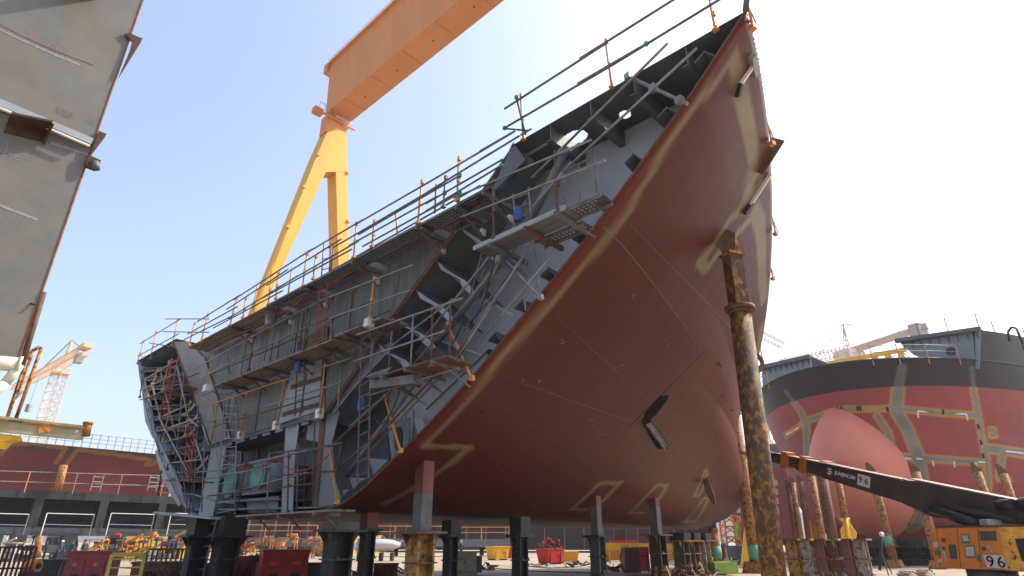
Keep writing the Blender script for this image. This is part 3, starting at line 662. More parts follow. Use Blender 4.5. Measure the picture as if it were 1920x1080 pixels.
ladder('aluminium ladder leaning from the yard floor to the lowest walkway', (393, 973), (360, 1100), (407, 970), (376, 1100), -.8, m_tube, r=.03)
lad = ladder('small grey ladder near the drums in the far lower corner', (429, 835), (424, 868), (440, 838), (436, 870), .3, m_tube)
for lab, x, y in (('blue bottle hanging by the tall grey ladder', 676, 770), ('blue bottle on the aluminium edged platform', 970, 415), ('blue bottle by the brown ladder below the middle walkway', 557, 698)):
    b = B(); b.lathe([(.07, 0), (.09, .02), (.09, .25), (.04, .32), (.035, .38)], cp(x, y, -.6)); tag(b.build('water_bottle', m_blue), lab, 'bottle')
b = B(); b.lathe([(.12, 0), (.16, .02), (.18, .38), (.19, .4)], cp(505, 610, -.35)); tag(b.build('bucket', m_greyl), 'pale grey bucket hanging by the ladder on the weathered wall', 'bucket')
# ================================================================== STANDS AND PROPS UNDER THE BOW BLOCK
RZ = math.atan2(DT.y, DT.x)
def tapbox(b, c, w0, d0, w1, d1, h, rz=RZ):
    c = V(c); m = Matrix.Rotation(rz, 3, 'Z')
    f = lambda w_, d_, z: [c + m @ V((x * w_ / 2, y * d_ / 2, z)) for x, y in ((-1, -1), (1, -1), (1, 1), (-1, 1))]
    a = [b.bm.verts.new(p) for p in f(w0, d0, 0)]; e = [b.bm.verts.new(p) for p in f(w1, d1, h)]
    b.bm.faces.new(a[::-1]); b.bm.faces.new(e)
    for i in range(4): b.bm.faces.new([a[i], a[(i + 1) % 4], e[(i + 1) % 4], e[i]])
def stand(label, loc, h, wd, mats, post=None, timber=0, gus=True, group=None):
    """steel keel stand: flared foot, H column, gusseted top plate; optional box post up to the shell"""
    x, y = loc[0], loc[1]; rt = thing('steel_stand', label, 'stand', (x, y, 0), group)
    m1, m2, m3 = mats; c = V((x, y, 0)); m = Matrix.Rotation(RZ, 3, 'Z')
    b = B(); tapbox(b, c, wd * 2.4, wd * 2.4, wd * 2.4, wd * 2.4, .06); tapbox(b, c + V((0, 0, .06)), wd * 1.9, wd * .14, wd, wd * .14, h * .35); tapbox(b, c + V((0, 0, .06)), wd * .14, wd * 1.9, wd * .14, wd, h * .35); b.build('foot', m3, rt)
    b = B(); b.box(c + V((0, 0, .06 + (h - .12) / 2)), (wd * .9, wd * .12, h - .12), RZ)
    for k in (-1, 1): b.box(c + m @ V((k * wd * .42, 0, 0)) + V((0, 0, .06 + (h - .12) / 2)), (wd * .12, wd * .86, h - .13), RZ)
    b.build('column', m1, rt, bevel=.008)
    for j in (.62, .30):
        b = B(); b.box(c + V((0, 0, h * j)), (wd * 1.12, wd * 1.05, .035), RZ)
        for k in (-1, 1): b.box(c + m @ V((k * wd * .3, -wd * .5, 0)) + V((0, 0, h * j + .03)), (.07, .07, .09), RZ)
        b.build('collar', m2, rt)
    b = B(); b.box(c + V((0, 0, h - .03)), (wd * 1.75, wd * 1.5, .06), RZ, ); 
    if gus:
        for k in (-1, 1):
            for j in (-1, 1):
                q = m @ V((k * wd * .44, j * wd * .3, 0)); e = m @ V((k, 0, 0))
                b.prism([c + q + V((0, 0, h - .06)), c + q + e * wd * .4 + V((0, 0, h - .06)), c + q + V((0, 0, h - .06 - wd * .55))], m @ V((0, .03, 0)))
    b.build('top_plate', m2, rt)
    if timber: b = B(); b.box(c + V((0, 0, h + timber / 2)), (wd * 1.1, wd * 1.2, timber), RZ); b.build('packing_timber', m_dark if timber > .25 else M('grey_packing', (.12, .125, .1), .8), rt)
    if post:
        w_, zt, cut = post
        b = B()
        tapbox(b, c + V((0, 0, h)), w_, w_, w_, w_, cut - h); b.build('post', M('grey_post', (.10, .10, .105), .6, rust=.2, var=.35), rt, bevel=.01)
        b = B(); tapbox(b, c + V((0, 0, cut)), w_, w_, w_, w_, zt - cut); b.build('post_top', M('red_post', (.17, .045, .045), .6, var=.25), rt, bevel=.01)
    return rt
def under(px, py):      # where on the shell bottom the photo point lies
    p, n = hp(px, py); return p
m_st1 = M('stand_grey_green', (.065, .075, .068), .7, rust=.3, rcol=(.14, .05, .02), var=.3); m_st2 = M('stand_rust', (.15, .07, .035), .8, rust=.4, rcol=(.05, .03, .02), var=.4)
m_st3 = M('stand_ochre', (.33, .19, .045), .75, rust=.45, rcol=(.10, .04, .018), var=.3, scale=4); m_st4 = M('stand_mauve', (.20, .09, .085), .7, rust=.3, var=.3); m_st5 = M('stand_dark', (.022, .022, .02), .7, rust=.3, var=.4)
m_st6 = M('stand_pale', (.34, .32, .28), .7, rust=.45, rcol=(.16, .06, .03), var=.3, scale=4)
def stand_px(label, px, py_top, d, wpx, mats, **k):
    p = hz(px, py_top, d); wd = wpx * d / 1190
    return stand(label, p, max(.5, p.z), wd, mats, **k)
HB = EYE + ZB
def post_stand(label, px, py_hull, py_top, wpx, cutpy, swpx, mats):
    p = under(px, py_hull); d = math.hypot(p.x, p.y); sc = d / 1190
    zt = p.z + .1; h = hz(px, py_top, d).z; cut = hz(px, cutpy, d).z
    return stand(label, p, h, swpx * sc, mats, post=(wpx * sc, zt, cut))
post_stand('rusty ochre stand with tall red topped post touching the dark bilge', 797, 872, 996, 26, 925, 42, (m_st3, m_st2, m_st2))
post_stand('grey green stand with slim red topped post left of the yellow flanged one', 1116, 934, 1004, 15, 950, 24, (m_st1, m_st5, m_st1))
post_stand('grey stand with yellow flange and slim post below the beige paint mark', 1226, 938, 1002, 15, 950, 26, (m_st5, m_st2, m_st3))
p = under(694, 962); d = math.hypot(p.x, p.y); stand('dark stand with short stubby mauve post beside the wide timber topped stand', p, hz(694, 992, d).z, .35, (m_st5, m_st5, m_st5), post=(24 * d / 1190, p.z + .1, hz(694, 990, d).z + .02))
stand_px('wide dark stand carrying a pale packing block under the near keel edge', 638, 993, 17.5, 42, (m_st5, m_st1, m_st1), timber=.18)
for lab, x, d, wpx in (('thin dark stand alone in the middle below the flat bottom', 975, 19, 24),):
    stand_px(lab, x, 1003, d, wpx, (m_st5, m_dark, m_st5), timber=.5)
stand_px('slim black stand just right of the rusty ochre one', 846, 1003, 19, 22, (m_dark, m_dark, m_dark), timber=.4)
for lab, x, d, wpx in (('dark stand behind the leaning aluminium ladder', 374, 22, 29), ('dark wide stand right of the leaning aluminium ladder', 428, 21.5, 36)):
    stand_px(lab, x, 1004, d, wpx, (m_st5, m_dark, m_st5), timber=.55)
for lab, x, d, wpx, mm in (('ochre stand, leftmost of the cluster below the round forefoot', 1276, 34, 24, (m_st1, m_st3, m_st2)), ('rusty stand, second in the cluster below the round forefoot', 1296, 35, 22, (m_st2, m_st3, m_st3)), ('grey stand, rightmost in the cluster below the round forefoot', 1316, 36, 22, (m_st6, m_st2, m_st2))):
    stand_px(lab, x, 1013, d, wpx, mm, timber=.35)
# the tall near column with its head plate
pt, _n = hp(1366, 470); 
def column():
    d = math.hypot(pt.x, pt.y) - .9; base = hz(1452, 1085, d); k = ray(1452, 1085)
    top = hz(1387, 580, d); r = 20.5 * d / 1190
    b0 = V((top.x, top.y, 0)); dirx = (V(top) - V((base.x, base.y, base.z))).normalized(); b0 = top - dirx * (top.z / dirx.z)
    rt = thing('support_column', 'tall rusty yellow telescopic column propping the red bow, nearest to us', 'support column', b0)
    b = B(); b.tube(b0, top, r, seg=28); b.build('outer_tube', m_gold, rt)
    b = B(); b.tube(top - dirx * .04, top + dirx * .06, r * 1.42, seg=28); b.tube(top - dirx * .12, top - dirx * .04, r * 1.15, seg=28); b.build('collar', m_st2, rt)
    t2 = hz(1372, 480, d); b = B(); b.beam(top, t2, r * 1.45, r * 1.35, up=(.3, -1, 0)); b.build('inner_beam', m_gold, rt)
    b = B(); b.beam(t2 - dirx * .02, t2 + dirx * .05, r * 1.85, r * 1.8, up=(.3, -1, 0)); b.build('cap_plate', m_goldr, rt)
    b = B(); 
    for s_ in (-1, 1): b.prism([t2 + V((s_ * .09 - .05, 0, 0)), t2 + V((s_ * .09 + .1, 0, 0)), t2 + V((s_ * .09 + .08, 0, .5)), t2 + V((s_ * .09 - .03, 0, .5))], V((.2, .08, 0)) * .3)
    b.build('clevis', m_goldr, rt)
    b = B(); h2, h3 = hz(1364, 430, d - .1), hz(1378, 436, d - .1)
    b.prism([hz(1344, 457, d - .1), h2, h3, hz(1380, 478, d - .1), hz(1356, 484, d - .1), hz(1352, 470, d - .1)], V((.03, .06, 0))); b.build('head_plate', m_edge, rt)
    q = hz(1418, 680, d); b = B(); a_ = V((1, .2, 0)).normalized()
    for i in range(8):
        t0, t1 = i / 8 * math.pi - 1.57, (i + 1) / 8 * math.pi - 1.57
        b.beam(q + a_ * (.16 * math.cos(t0)) + V((0, 0, .2 * math.sin(t0))), q + a_ * (.16 * math.cos(t1)) + V((0, 0, .2 * math.sin(t1))), .09, .05, up=(0, 1, 0))
    b.build('lifting_lug', m_st2, rt)
    tag(rt, rt['label'], 'support column')
column()
def prop(label, bx, by, tx, ty, d, wpx, mat, base=True, collar=None, ring=None, name='pipe_prop', plate_top=True):
    a = hz(bx, by, d); c = hz(tx, ty, d); 
    dd = (c - a).normalized(); a = a - dd * (a.z / dd.z) if a.z > .05 else V((a.x, a.y, 0)); r = wpx * d / 1190 / 2
    rt = thing(name, label, 'prop', a)
    b = B(); b.tube(a + dd * (.3 if base else 0), c, r, seg=16); b.build('tube', mat, rt)
    if collar: q = hz(*collar, d); b = B(); b.tube(q - dd * .08, q + dd * .08, r * 1.45, seg=16); b.build('collar', m_st2, rt)
    if ring: q = hz(*ring, d); b = B(); b.tube(q - dd * r * 1.1, q + dd * r * 1.1, r * 1.03, seg=16); b.build('painted_band', M('green_band', (.12, .38, .26), .7), rt)
    if base: b = B(); tapbox(b, a, r * 4.2, r * 3.4, r * 3.4, r * 2.6, r * 1.7); b.build('foot', mat, rt)
    if plate_top: b = B(); e = c - dd * r * .5; b.prism([e + V((-r * 1.0, 0, 0)), e + V((r * 1.3, 0, 0)), e + V((r * 1.1, 0, r * 1.2)), e + V((-r * .5, 0, r * 3.0)), e + V((-r * 1.1, 0, r * 2.8))], V((0, .06, 0))); b.build('head_plate', m_edge, rt)
    return rt
prop('rusty orange prop standing right behind the nearest tall column', 1420, 1072, 1376, 772, 39, 21, m_goldr, collar=(1387, 850), ring=(1415, 1035))
prop('short rusty prop with green band under the forefoot', 1346, 1066, 1336, 990, 38.5, 18, m_goldr, ring=(1343, 1036), plate_top=False)
q = hz(1356, 1080, 36); b = B(); b.box((q.x, q.y, .35), (1.3, .9, .55), .2); 
for k in (-1, 1): b.tube((q.x + k * .5, q.y - .1, .6), (q.x + k * .5, q.y - .1, .85), .05)
tag(b.build('jack_box', M('lime_paint', (.22, .36, .05), .6, rust=.2)), 'low lime green jack box on the yard floor below the short banded prop', 'jack')
# ================================================================== SHIP ON THE RIGHT
m_sred2 = M('ship_bottom_red', (.10, .025, .025), .7, var=.2)
def ship():
    tip = hz(1560, 870, 57.0); tip.z = 0
    axis = V((math.sin(R(49)), math.cos(R(49)), 0)); lat = V((axis.y, -axis.x, 0))     # lat points right in the photo
    ZD = 16.0; HBW = 13.8
    rt = thing('ship', 'large red and black ship with bulbous bow seen head on at the right', 'ship', tip)
    def stem(z): return lerp_tab([(1.2, 8), (3, 5.5), (8, 4.2), (11, 3.2), (14, 2.0), (ZD, 1.0), (20, .2)], z)
    def ent(z): return lerp_tab([(1.2, 26), (6, 21), (10, 23), (ZD, 22), (20, 22)], z)
    def brd(z): return HBW * lerp_tab([(1.2, .78), (2.0, .9), (4, .98), (8, 1), (20, 1)], z)
    def pt_(w_, z):
        aw = min(1, abs(w_)); f = 1 - max(0, 1 - aw ** lerp_tab([(1.2, 1.25), (8, 1.7), (14, 1.95), (20, 2.0)], z)) ** .62
        lt_ = aw * brd(z); al = stem(z) + ent(z) * f
        if abs(w_) > 1: al += (abs(w_) - 1) * 60
        return tip + axis * al + lat * math.copysign(lt_, w_) + V((0, 0, z))
    bm = bmesh.new(); NW, NZ_ = 420, 170; g = {}
    ws = [-1.6 + 3.2 * i / NW for i in range(NW + 1)]; zs = [1.2 + (ZD - 1.2) * j / NZ_ for j in range(NZ_ + 1)]
    for i, a in enumerate(ws):
        for j, z in enumerate(zs): g[i, j] = bm.verts.new(pt_(a, z))
    for i in range(NW):
        for j in range(NZ_): f = bm.faces.new([g[i, j], g[i + 1, j], g[i + 1, j + 1], g[i, j + 1]]); f.smooth = True
    bv = BVHTree.FromBMesh(bm)
    # bulb
    bb = bmesh.new(); g2 = {}; na, nl = 36, 36; cz = 7.7
    for i in range(nl + 1):
        x = i / nl * 7.6; f = (max(0, 1 - (1 - x / 7.6) ** 2.8)) ** .5
        for k in range(na):
            th = 2 * math.pi * k / na; zz_ = math.sin(th); hy = math.cos(th)
            tapr = 1 - .36 * max(0, zz_) ** 1.3 * (1 - .35 * x / 10.5)
            p = tip + axis * (x + (1.6 * zz_ if zz_ < 0 else -.2 * zz_) * -.4) + lat * (hy * 3.5 * f * tapr * (1 + .02 * x)) + V((0, 0, cz + zz_ * 5.9 * f))
            g2[i, k] = bb.verts.new(p)
    for i in range(nl):
        for k in range(na): f = bb.faces.new([g2[i, k], g2[i, (k + 1) % na], g2[i + 1, (k + 1) % na], g2[i + 1, k]]); f.smooth = True
    bmesh.ops.remove_doubles(bb, verts=bb.verts, dist=.01)
    bs = []
    def hit(px, py):
        h = bv.ray_cast(O, ray(px, py).normalized()); return h[0], h[1]
    GY = (.20, .20, .18); OY = (.46, .25, .05)
    def bd(pts, wd):
        ps = [hit(*p)[0] for p in pts]; ps = [p for p in ps if p is not None]
        for a, c in zip(ps, ps[1:]): bs.append((a, c, wd / 2))
    bd([(1700, 800), (1720, 850), (1730, 900), (1733, 940), (1735, 955), (1712, 990)], .75); bd([(1692, 690), (1684, 730), (1680, 768), (1692, 790), (1702, 805)], .75)
    bd([(1560, 772), (1590, 767), (1680, 765), (1740, 772), (1830, 779)], .28); bd([(1472, 818), (1515, 788), (1560, 772)], .28)
    bd([(1645, 780), (1665, 810), (1676, 860), (1680, 910), (1684, 965)], .3); bd([(1680, 855), (1760, 861), (1850, 868)], .32)
    bd([(1822, 690), (1826, 735), (1838, 800), (1848, 850), (1852, 920)], .4); bd([(1846, 840), (1885, 845), (1925, 852)], .5)
    bd([(1880, 845), (1873, 895), (1890, 900)], .4); bd([(1474, 735), (1500, 770), (1512, 795), (1512, 860)], .5); bd([(1700, 955), (1760, 960)], .3)
    bd([(1856, 806), (1864, 806), (1866, 816), (1858, 817)], .2)
    BZ = [hit(x, y)[0] for x, y in ((1560, 731), (1650, 722), (1830, 733))]; zb = sum(p.z for p in BZ if p is not None) / max(1, len([p for p in BZ if p is not None]))
    cl = bm.verts.layers.float_color.new('paint')
    for v in bm.verts:
        p = v.co; k = NZ.noise(p * .15); k2 = NZ.noise(p * .8)
        blk = p.z > zb
        c = V((.018, .02, .024)) if blk else V((.29, .056, .058)) * (1 + .12 * k + .06 * k2)
        m_ = 9
        for a, e, hw in bs:
            ab = e - a; q = max(0, min(1, (p - a).dot(ab) / max(1e-6, ab.dot(ab)))); m_ = min(m_, (p - a - ab * q).length - hw)
        s1 = max(0, min(1, (.26 - m_) / .12)); s2 = max(0, min(1, (.09 - m_) / .12))
        if not blk: c = c.lerp(V(OY), s1)
        c = c.lerp(V(GY) * (.5 if blk else 1) * (1 + .2 * k2), s2)
        v[cl] = (c.x, c.y, c.z, 1)
    b = B(); b.bm.free(); b.bm = bm; b.build('shell', m_sred, rt)
    b = B(); b.bm.free(); b.bm = bb; b.build('bulb', m_bulb, rt)
    b = B(); b.bm.faces.new([b.bm.verts.new(pt_(a, 1.22)) for a in ws[::8]]); b.build('flat_bottom', m_sred2, rt)
    for k in (-8, 0, 8): b = B(); b.beam(tip + axis * 14 + lat * k + V((0, 0, .6)), tip + axis * 55 + lat * k + V((0, 0, .6)), 1.6, 1.15); b.build('keel_blocks', m_st5, rt)
    for k in (18, 30): b = B(); b.beam(tip + axis * k - lat * 11 + V((0, 0, .6)), tip + axis * k + lat * 11 + V((0, 0, .6)), 1.6, 1.1); b.build('keel_blocks', m_st5, rt)
    # deck, rim
    b = B(); pr = [pt_(a, ZD - .5) for a in ws[::8]]; b.bm.faces.new([b.bm.verts.new(p + (tip + axis * 30 - p).normalized() * .1) for p in pr]); b.build('deck', m_greyd, rt)
    b = B(); b.path([pt_(a, ZD) for a in ws[::10]], .09, 6); b.build('bulwark_rim', m_dark, rt)
    # raised forecastle part: starboard wall above the bulwark and its grey open front
    ps, _ = hit(1827, 705); w0 = None; best = 9e9
    for i in range(400):
        a = .2 + 1.3 * i / 400; p = pt_(a, ZD); dd = abs((p - ps).dot(axis))
        if dd < best: best, w0 = dd, a
    zt = hz(1840, 616, math.hypot(pt_(w0, ZD).x, pt_(w0, ZD).y)).z
    b = B(); n = 40; rows = []
    for j in range(5): rows.append([b.bm.verts.new(pt_(w0 + (1.6 - w0) * i / n, ZD) + V((0, 0, (zt - ZD) * j / 4)) + (lat * .5 - axis * .2) * (j / 4)) for i in range(n + 1)])
    for r0, r1 in zip(rows, rows[1:]):
        for i in range(n): f = b.bm.faces.new([r0[i], r0[i + 1], r1[i + 1], r1[i]]); f.smooth = True
    b.build('raised_side', M('ship_black', (.02, .023, .028), .42, var=.3, scale=.8, streak=5, spec=.4), rt)
    q0 = pt_(w0, ZD); nn = axis
    def fp(px, py, off=0):
        r = ray(px, py); k = (q0 - O).dot(nn) + off; return O + r * (k / r.dot(nn))
    m_fg = M('forecastle_grey', (.20, .235, .25), .6, var=.12, scale=.4)
    for pts in ([(1683, 639), (1838, 616), (1836, 692), (1748, 680), (1712, 665)], [(1428, 689), (1519, 668), (1521, 690), (1478, 708), (1452, 735), (1440, 750), (1431, 742)]):
        b = B(); b.prism([fp(*p) for p in pts], nn * .15); fr_ = b.build('front_wall', m_fg, rt)
        b = B(); b.prism([fp(pts[0][0] - 2, pts[0][1] - 2), fp(pts[1][0] + 2, pts[1][1] - 2), fp(pts[1][0] + 2, pts[1][1] + 5), fp(pts[0][0] - 2, pts[0][1] + 5)], nn * -.5); b.build('deck_edge', m_greyd, rt)
        b = B(); b.prism([fp(*pts[0]), fp(*pts[1]), fp(*pts[1]) + nn * 10, fp(*pts[0]) + nn * 10], V((0, 0, .1))); b.build('upper_deck', m_greyd, rt)
        n_ = 9
        for k in range(n_): e = fp(*pts[0]).lerp(fp(*pts[1]), (k + .5) / n_); b = B(); b.prism([e, e + V((0, 0, -.9)), e + nn * -.5], lat * .06); b.build('deck_bracket', m_greyd, rt)
    for x, y, r_ in ((1783, 659, .38), (1465, 713, .34)):
        c = fp(x, y, -.02); b = B(); b.tube(c, c - nn * .03, r_, seg=20); b.build('mooring_hole', m_dark, rt)
    # rails on top
    pts = [fp(1725, 632), fp(1778, 622), fp(1836, 614)] 
    rl = thing('ship_railing', 'thin railing of wires along the raised fore deck of the red and black ship', 'railing', pts[0])
    for e in pts: b = B(); b.tube(e, e + V((0, 0, 1.3)), .04, seg=6); b.build('post', m_tubed, rl)
    for h in (.65, 1.2):
        b = B(); b.path([e + V((0, 0, h)) for e in pts] + [pt_(1.0, ZD) + V((0, 0, zt - ZD + h)), pt_(1.4, ZD) + V((0, 0, zt - ZD + h))], .025, 6); b.build('rail', m_tubed, rl)
    for k in range(6):
        e = pt_(w0 + (1.35 - w0) * (k + 1) / 6, ZD) + V((0, 0, zt - ZD)); b = B(); b.tube(e, e + V((0, 0, 1.3)), .04, seg=6); b.build('post', m_tubed, rl)
    b = B(); pth = [fp(1893, 640, 1), fp(1890, 622, 1), fp(1897, 613, 1), fp(1906, 616, 1), fp(1918, 645, 1), fp(1925, 668, 1)]; b.path(pth, .09, 8); b.build('bent_pipe', m_dark, rl)
    r2 = thing('ship_railing', 'orange posts with sagging rail on the black bulwark of the ship at the right', 'railing', pt_(-.6, ZD))
    for grp in ((-.97, -.9, -.8, -.68, -.54, -.42), (w0 - .42, w0 - .3, w0 - .18, w0 - .06)):
        tp = []
        for a in grp:
            e = pt_(a, ZD); b = B(); b.tube(e - V((0, 0, .5)), e + V((0, 0, 1.3)), .045, seg=6); b.build('post', m_org, r2); tp.append(e + V((0, 0, 1.2)))
        for h in (0, -.55): b = B(); b.path([e + V((0, 0, h)) for e in tp], .03, 6); b.build('rail', m_tube, r2)
    # erection bars and brackets stuck along the seams
    def bar(a, c, off=.08, wd=.13, mat=None, nm='erection_bar'):
        p, n = hit(*a); q, _ = hit(*c)
        if p is None or q is None: return
        n = n if n.dot(O - p) > 0 else -n; b = B(); b.beam(p + n * off, q + n * off, wd, .12); b.build(nm, mat or m_white, rt)
    for a, c in (((1720, 771), (1812, 777)), ((1475, 815), (1497, 802)), ((1682, 858), (1708, 860)), ((1718, 860), (1846, 867)), ((1885, 846), (1918, 850)), ((1748, 863), (1751, 874)), ((1788, 865), (1790, 876)), ((1829, 867), (1832, 878)), ((1720, 772), (1722, 783)), ((1812, 777), (1814, 788))): bar(a, c)
    for i in range(16):
        f = i / 15; x = 1647 + 34 * math.sin(f * 1.5); y = 780 + 175 * f; bar((x, y), (x + 5, y + 3), .1, .1, m_tube, 'seam_clip')
    for x, y in ((1570, 768), (1577, 767), (1607, 766), (1612, 766), (1663, 768), (1767, 773), (1833, 800), (1838, 830), (1842, 855)): bar((x, y - 5), (x + 2, y + 4), .12, .16, m_dark, 'seam_clip')
    return hit
ship_hit = ship()
# props and stands in front of the ship
for lab, bx, by, tx, ty, d, w_, m_ in (
 ('thin rusty prop, leftmost of the leaning row right of the tall column', 1492, 1009, 1478, 910, 44, 8, m_st2), ('rusty prop, second of the leaning row right of the tall column', 1502, 1009, 1486, 905, 44, 9, m_goldr),
 ('dark rusty prop, third of the leaning row right of the tall column', 1516, 1009, 1501, 903, 45, 9, m_st2), ('thick rusty prop, fourth of the leaning row right of the tall column', 1541, 1009, 1521, 893, 45, 12, m_goldr),
 ('thickest brown prop of the leaning row, just left of the yellow prop', 1561, 1009, 1540, 888, 46, 17, m_st2),
 ('long ochre prop with green band under the bulb side of the ship', 1675, 1048, 1634, 885, 51, 13, m_goldr),
 ('ochre prop half hidden behind the black lift boom, nearest the orange lift', 1758, 1052, 1716, 885, 50, 14, m_goldr),
 ('rusty prop above the lift boom, left one of the last two at the right', 1890, 1050, 1832, 885, 50, 12, m_goldr), ('rusty prop above the lift boom at the far right of the picture', 1935, 1050, 1880, 888, 50, 12, m_goldr)):
    prop(lab, bx, by, tx, ty, d, w_, m_, base=bx > 1600, ring=(1666, 1014) if bx == 1675 else None)
def ystand():
    d = 43; a = hz(1598, 1066, d); a.z = 0; rt = thing('yellow_prop', 'bright yellow finned prop with rusty tube top beside the bulb', 'prop', a)
    f = lambda x, y: hz(x, y, d)
    b = B(); b.prism([f(1577, 968), f(1590, 968), f(1594, 982), f(1606, 1000), (f(1604, 1014)), f(1592, 1014), f(1600, 1064), f(1594, 1064), f(1584, 1014), f(1577, 1010), f(1575, 993), f(1580, 984)], V((.2, .3, 0)) * .5); b.build('finned_body', m_yel, rt, bevel=.02)
    b = B(); b.tube(f(1585, 968), f(1597, 1062), .13, seg=10); b.build('spine', m_yel, rt)
    b = B(); b.tube(f(1572, 905), f(1584, 970), .2, seg=12); b.build('tube', m_goldr, rt)
    for k in (-1, 1): b = B(); b.tube(f(1583, 974) + V((k * .28, -.05, 0)), f(1583, 974) + V((k * .12, -.05, 0)), .09, seg=8); b.build('bolt', m_yel, rt)
ystand()
q = hz(1405, 1060, 46); b = B(); b.prism([V((q.x - .6, q.y, 0)), V((q.x + .5, q.y, 0)), hz(1402, 985, 46), hz(1397, 985, 46)], V((.1, .4, 0))); tag(b.build('yellow_fin', m_yel), 'yellow steel fin standing behind the rusty orange prop', 'prop')
names = ['orange and grey', 'grey and mauve', 'rusty grey', 'pale flanged', 'mauve and rust', 'dark red']
for i, (x, mm) in enumerate(((1483, (m_st3, m_st2, m_st3)), (1508, (m_st6, m_st3, m_st4)), (1534, (m_st4, m_st2, m_st6)), (1558, (m_st2, m_st6, m_st6)), (1582, (m_st4, m_st2, m_st4)), (1609, (m_st6, m_st4, m_st6)))):
    stand_px(f'{names[i]} steel stand, {["first", "second", "third", "fourth", "fifth", "last"][i]} from the tall column in the row under the ship', x, 1010, 24.5 + .25 * i, 21, mm, group='steel stands lined up in front of the ship')
for i, x in enumerate((1650, 1705, 1765, 1835)):
    d = 56 + i; p = hz(x, 1000, d); stand(f'dark shaded keel stand under the ship, {["left of the tripod", "right of the tripod", "left behind the lift", "right behind the lift"][i]}', p, 1.3, 1.5, (m_st5, m_st1, m_st5), timber=.5, group='dark stands below the ship')
# tripod
def tripod():
    d = 40; a = hz(1648, 1062, d); a.z = 0; rt = thing('tripod', 'black tripod mast with small lamp standing on pale ground before the ship', 'tripod', a)
    top = hz(1653, 1002, d); b = B(); b.tube(a + V((0, 0, .2)), top, .07); b.build('mast', m_dark, rt)
    for k in range(3): an = k * 2.1 + .4; b = B(); b.tube(a + V((math.cos(an) * .9, math.sin(an) * .9, 0)), a.lerp(top, .55), .03, seg=6); b.build('leg', m_dark, rt)
    b = B(); b.ball(top, .13); b.build('lamp_head', m_white, rt)
tripod()
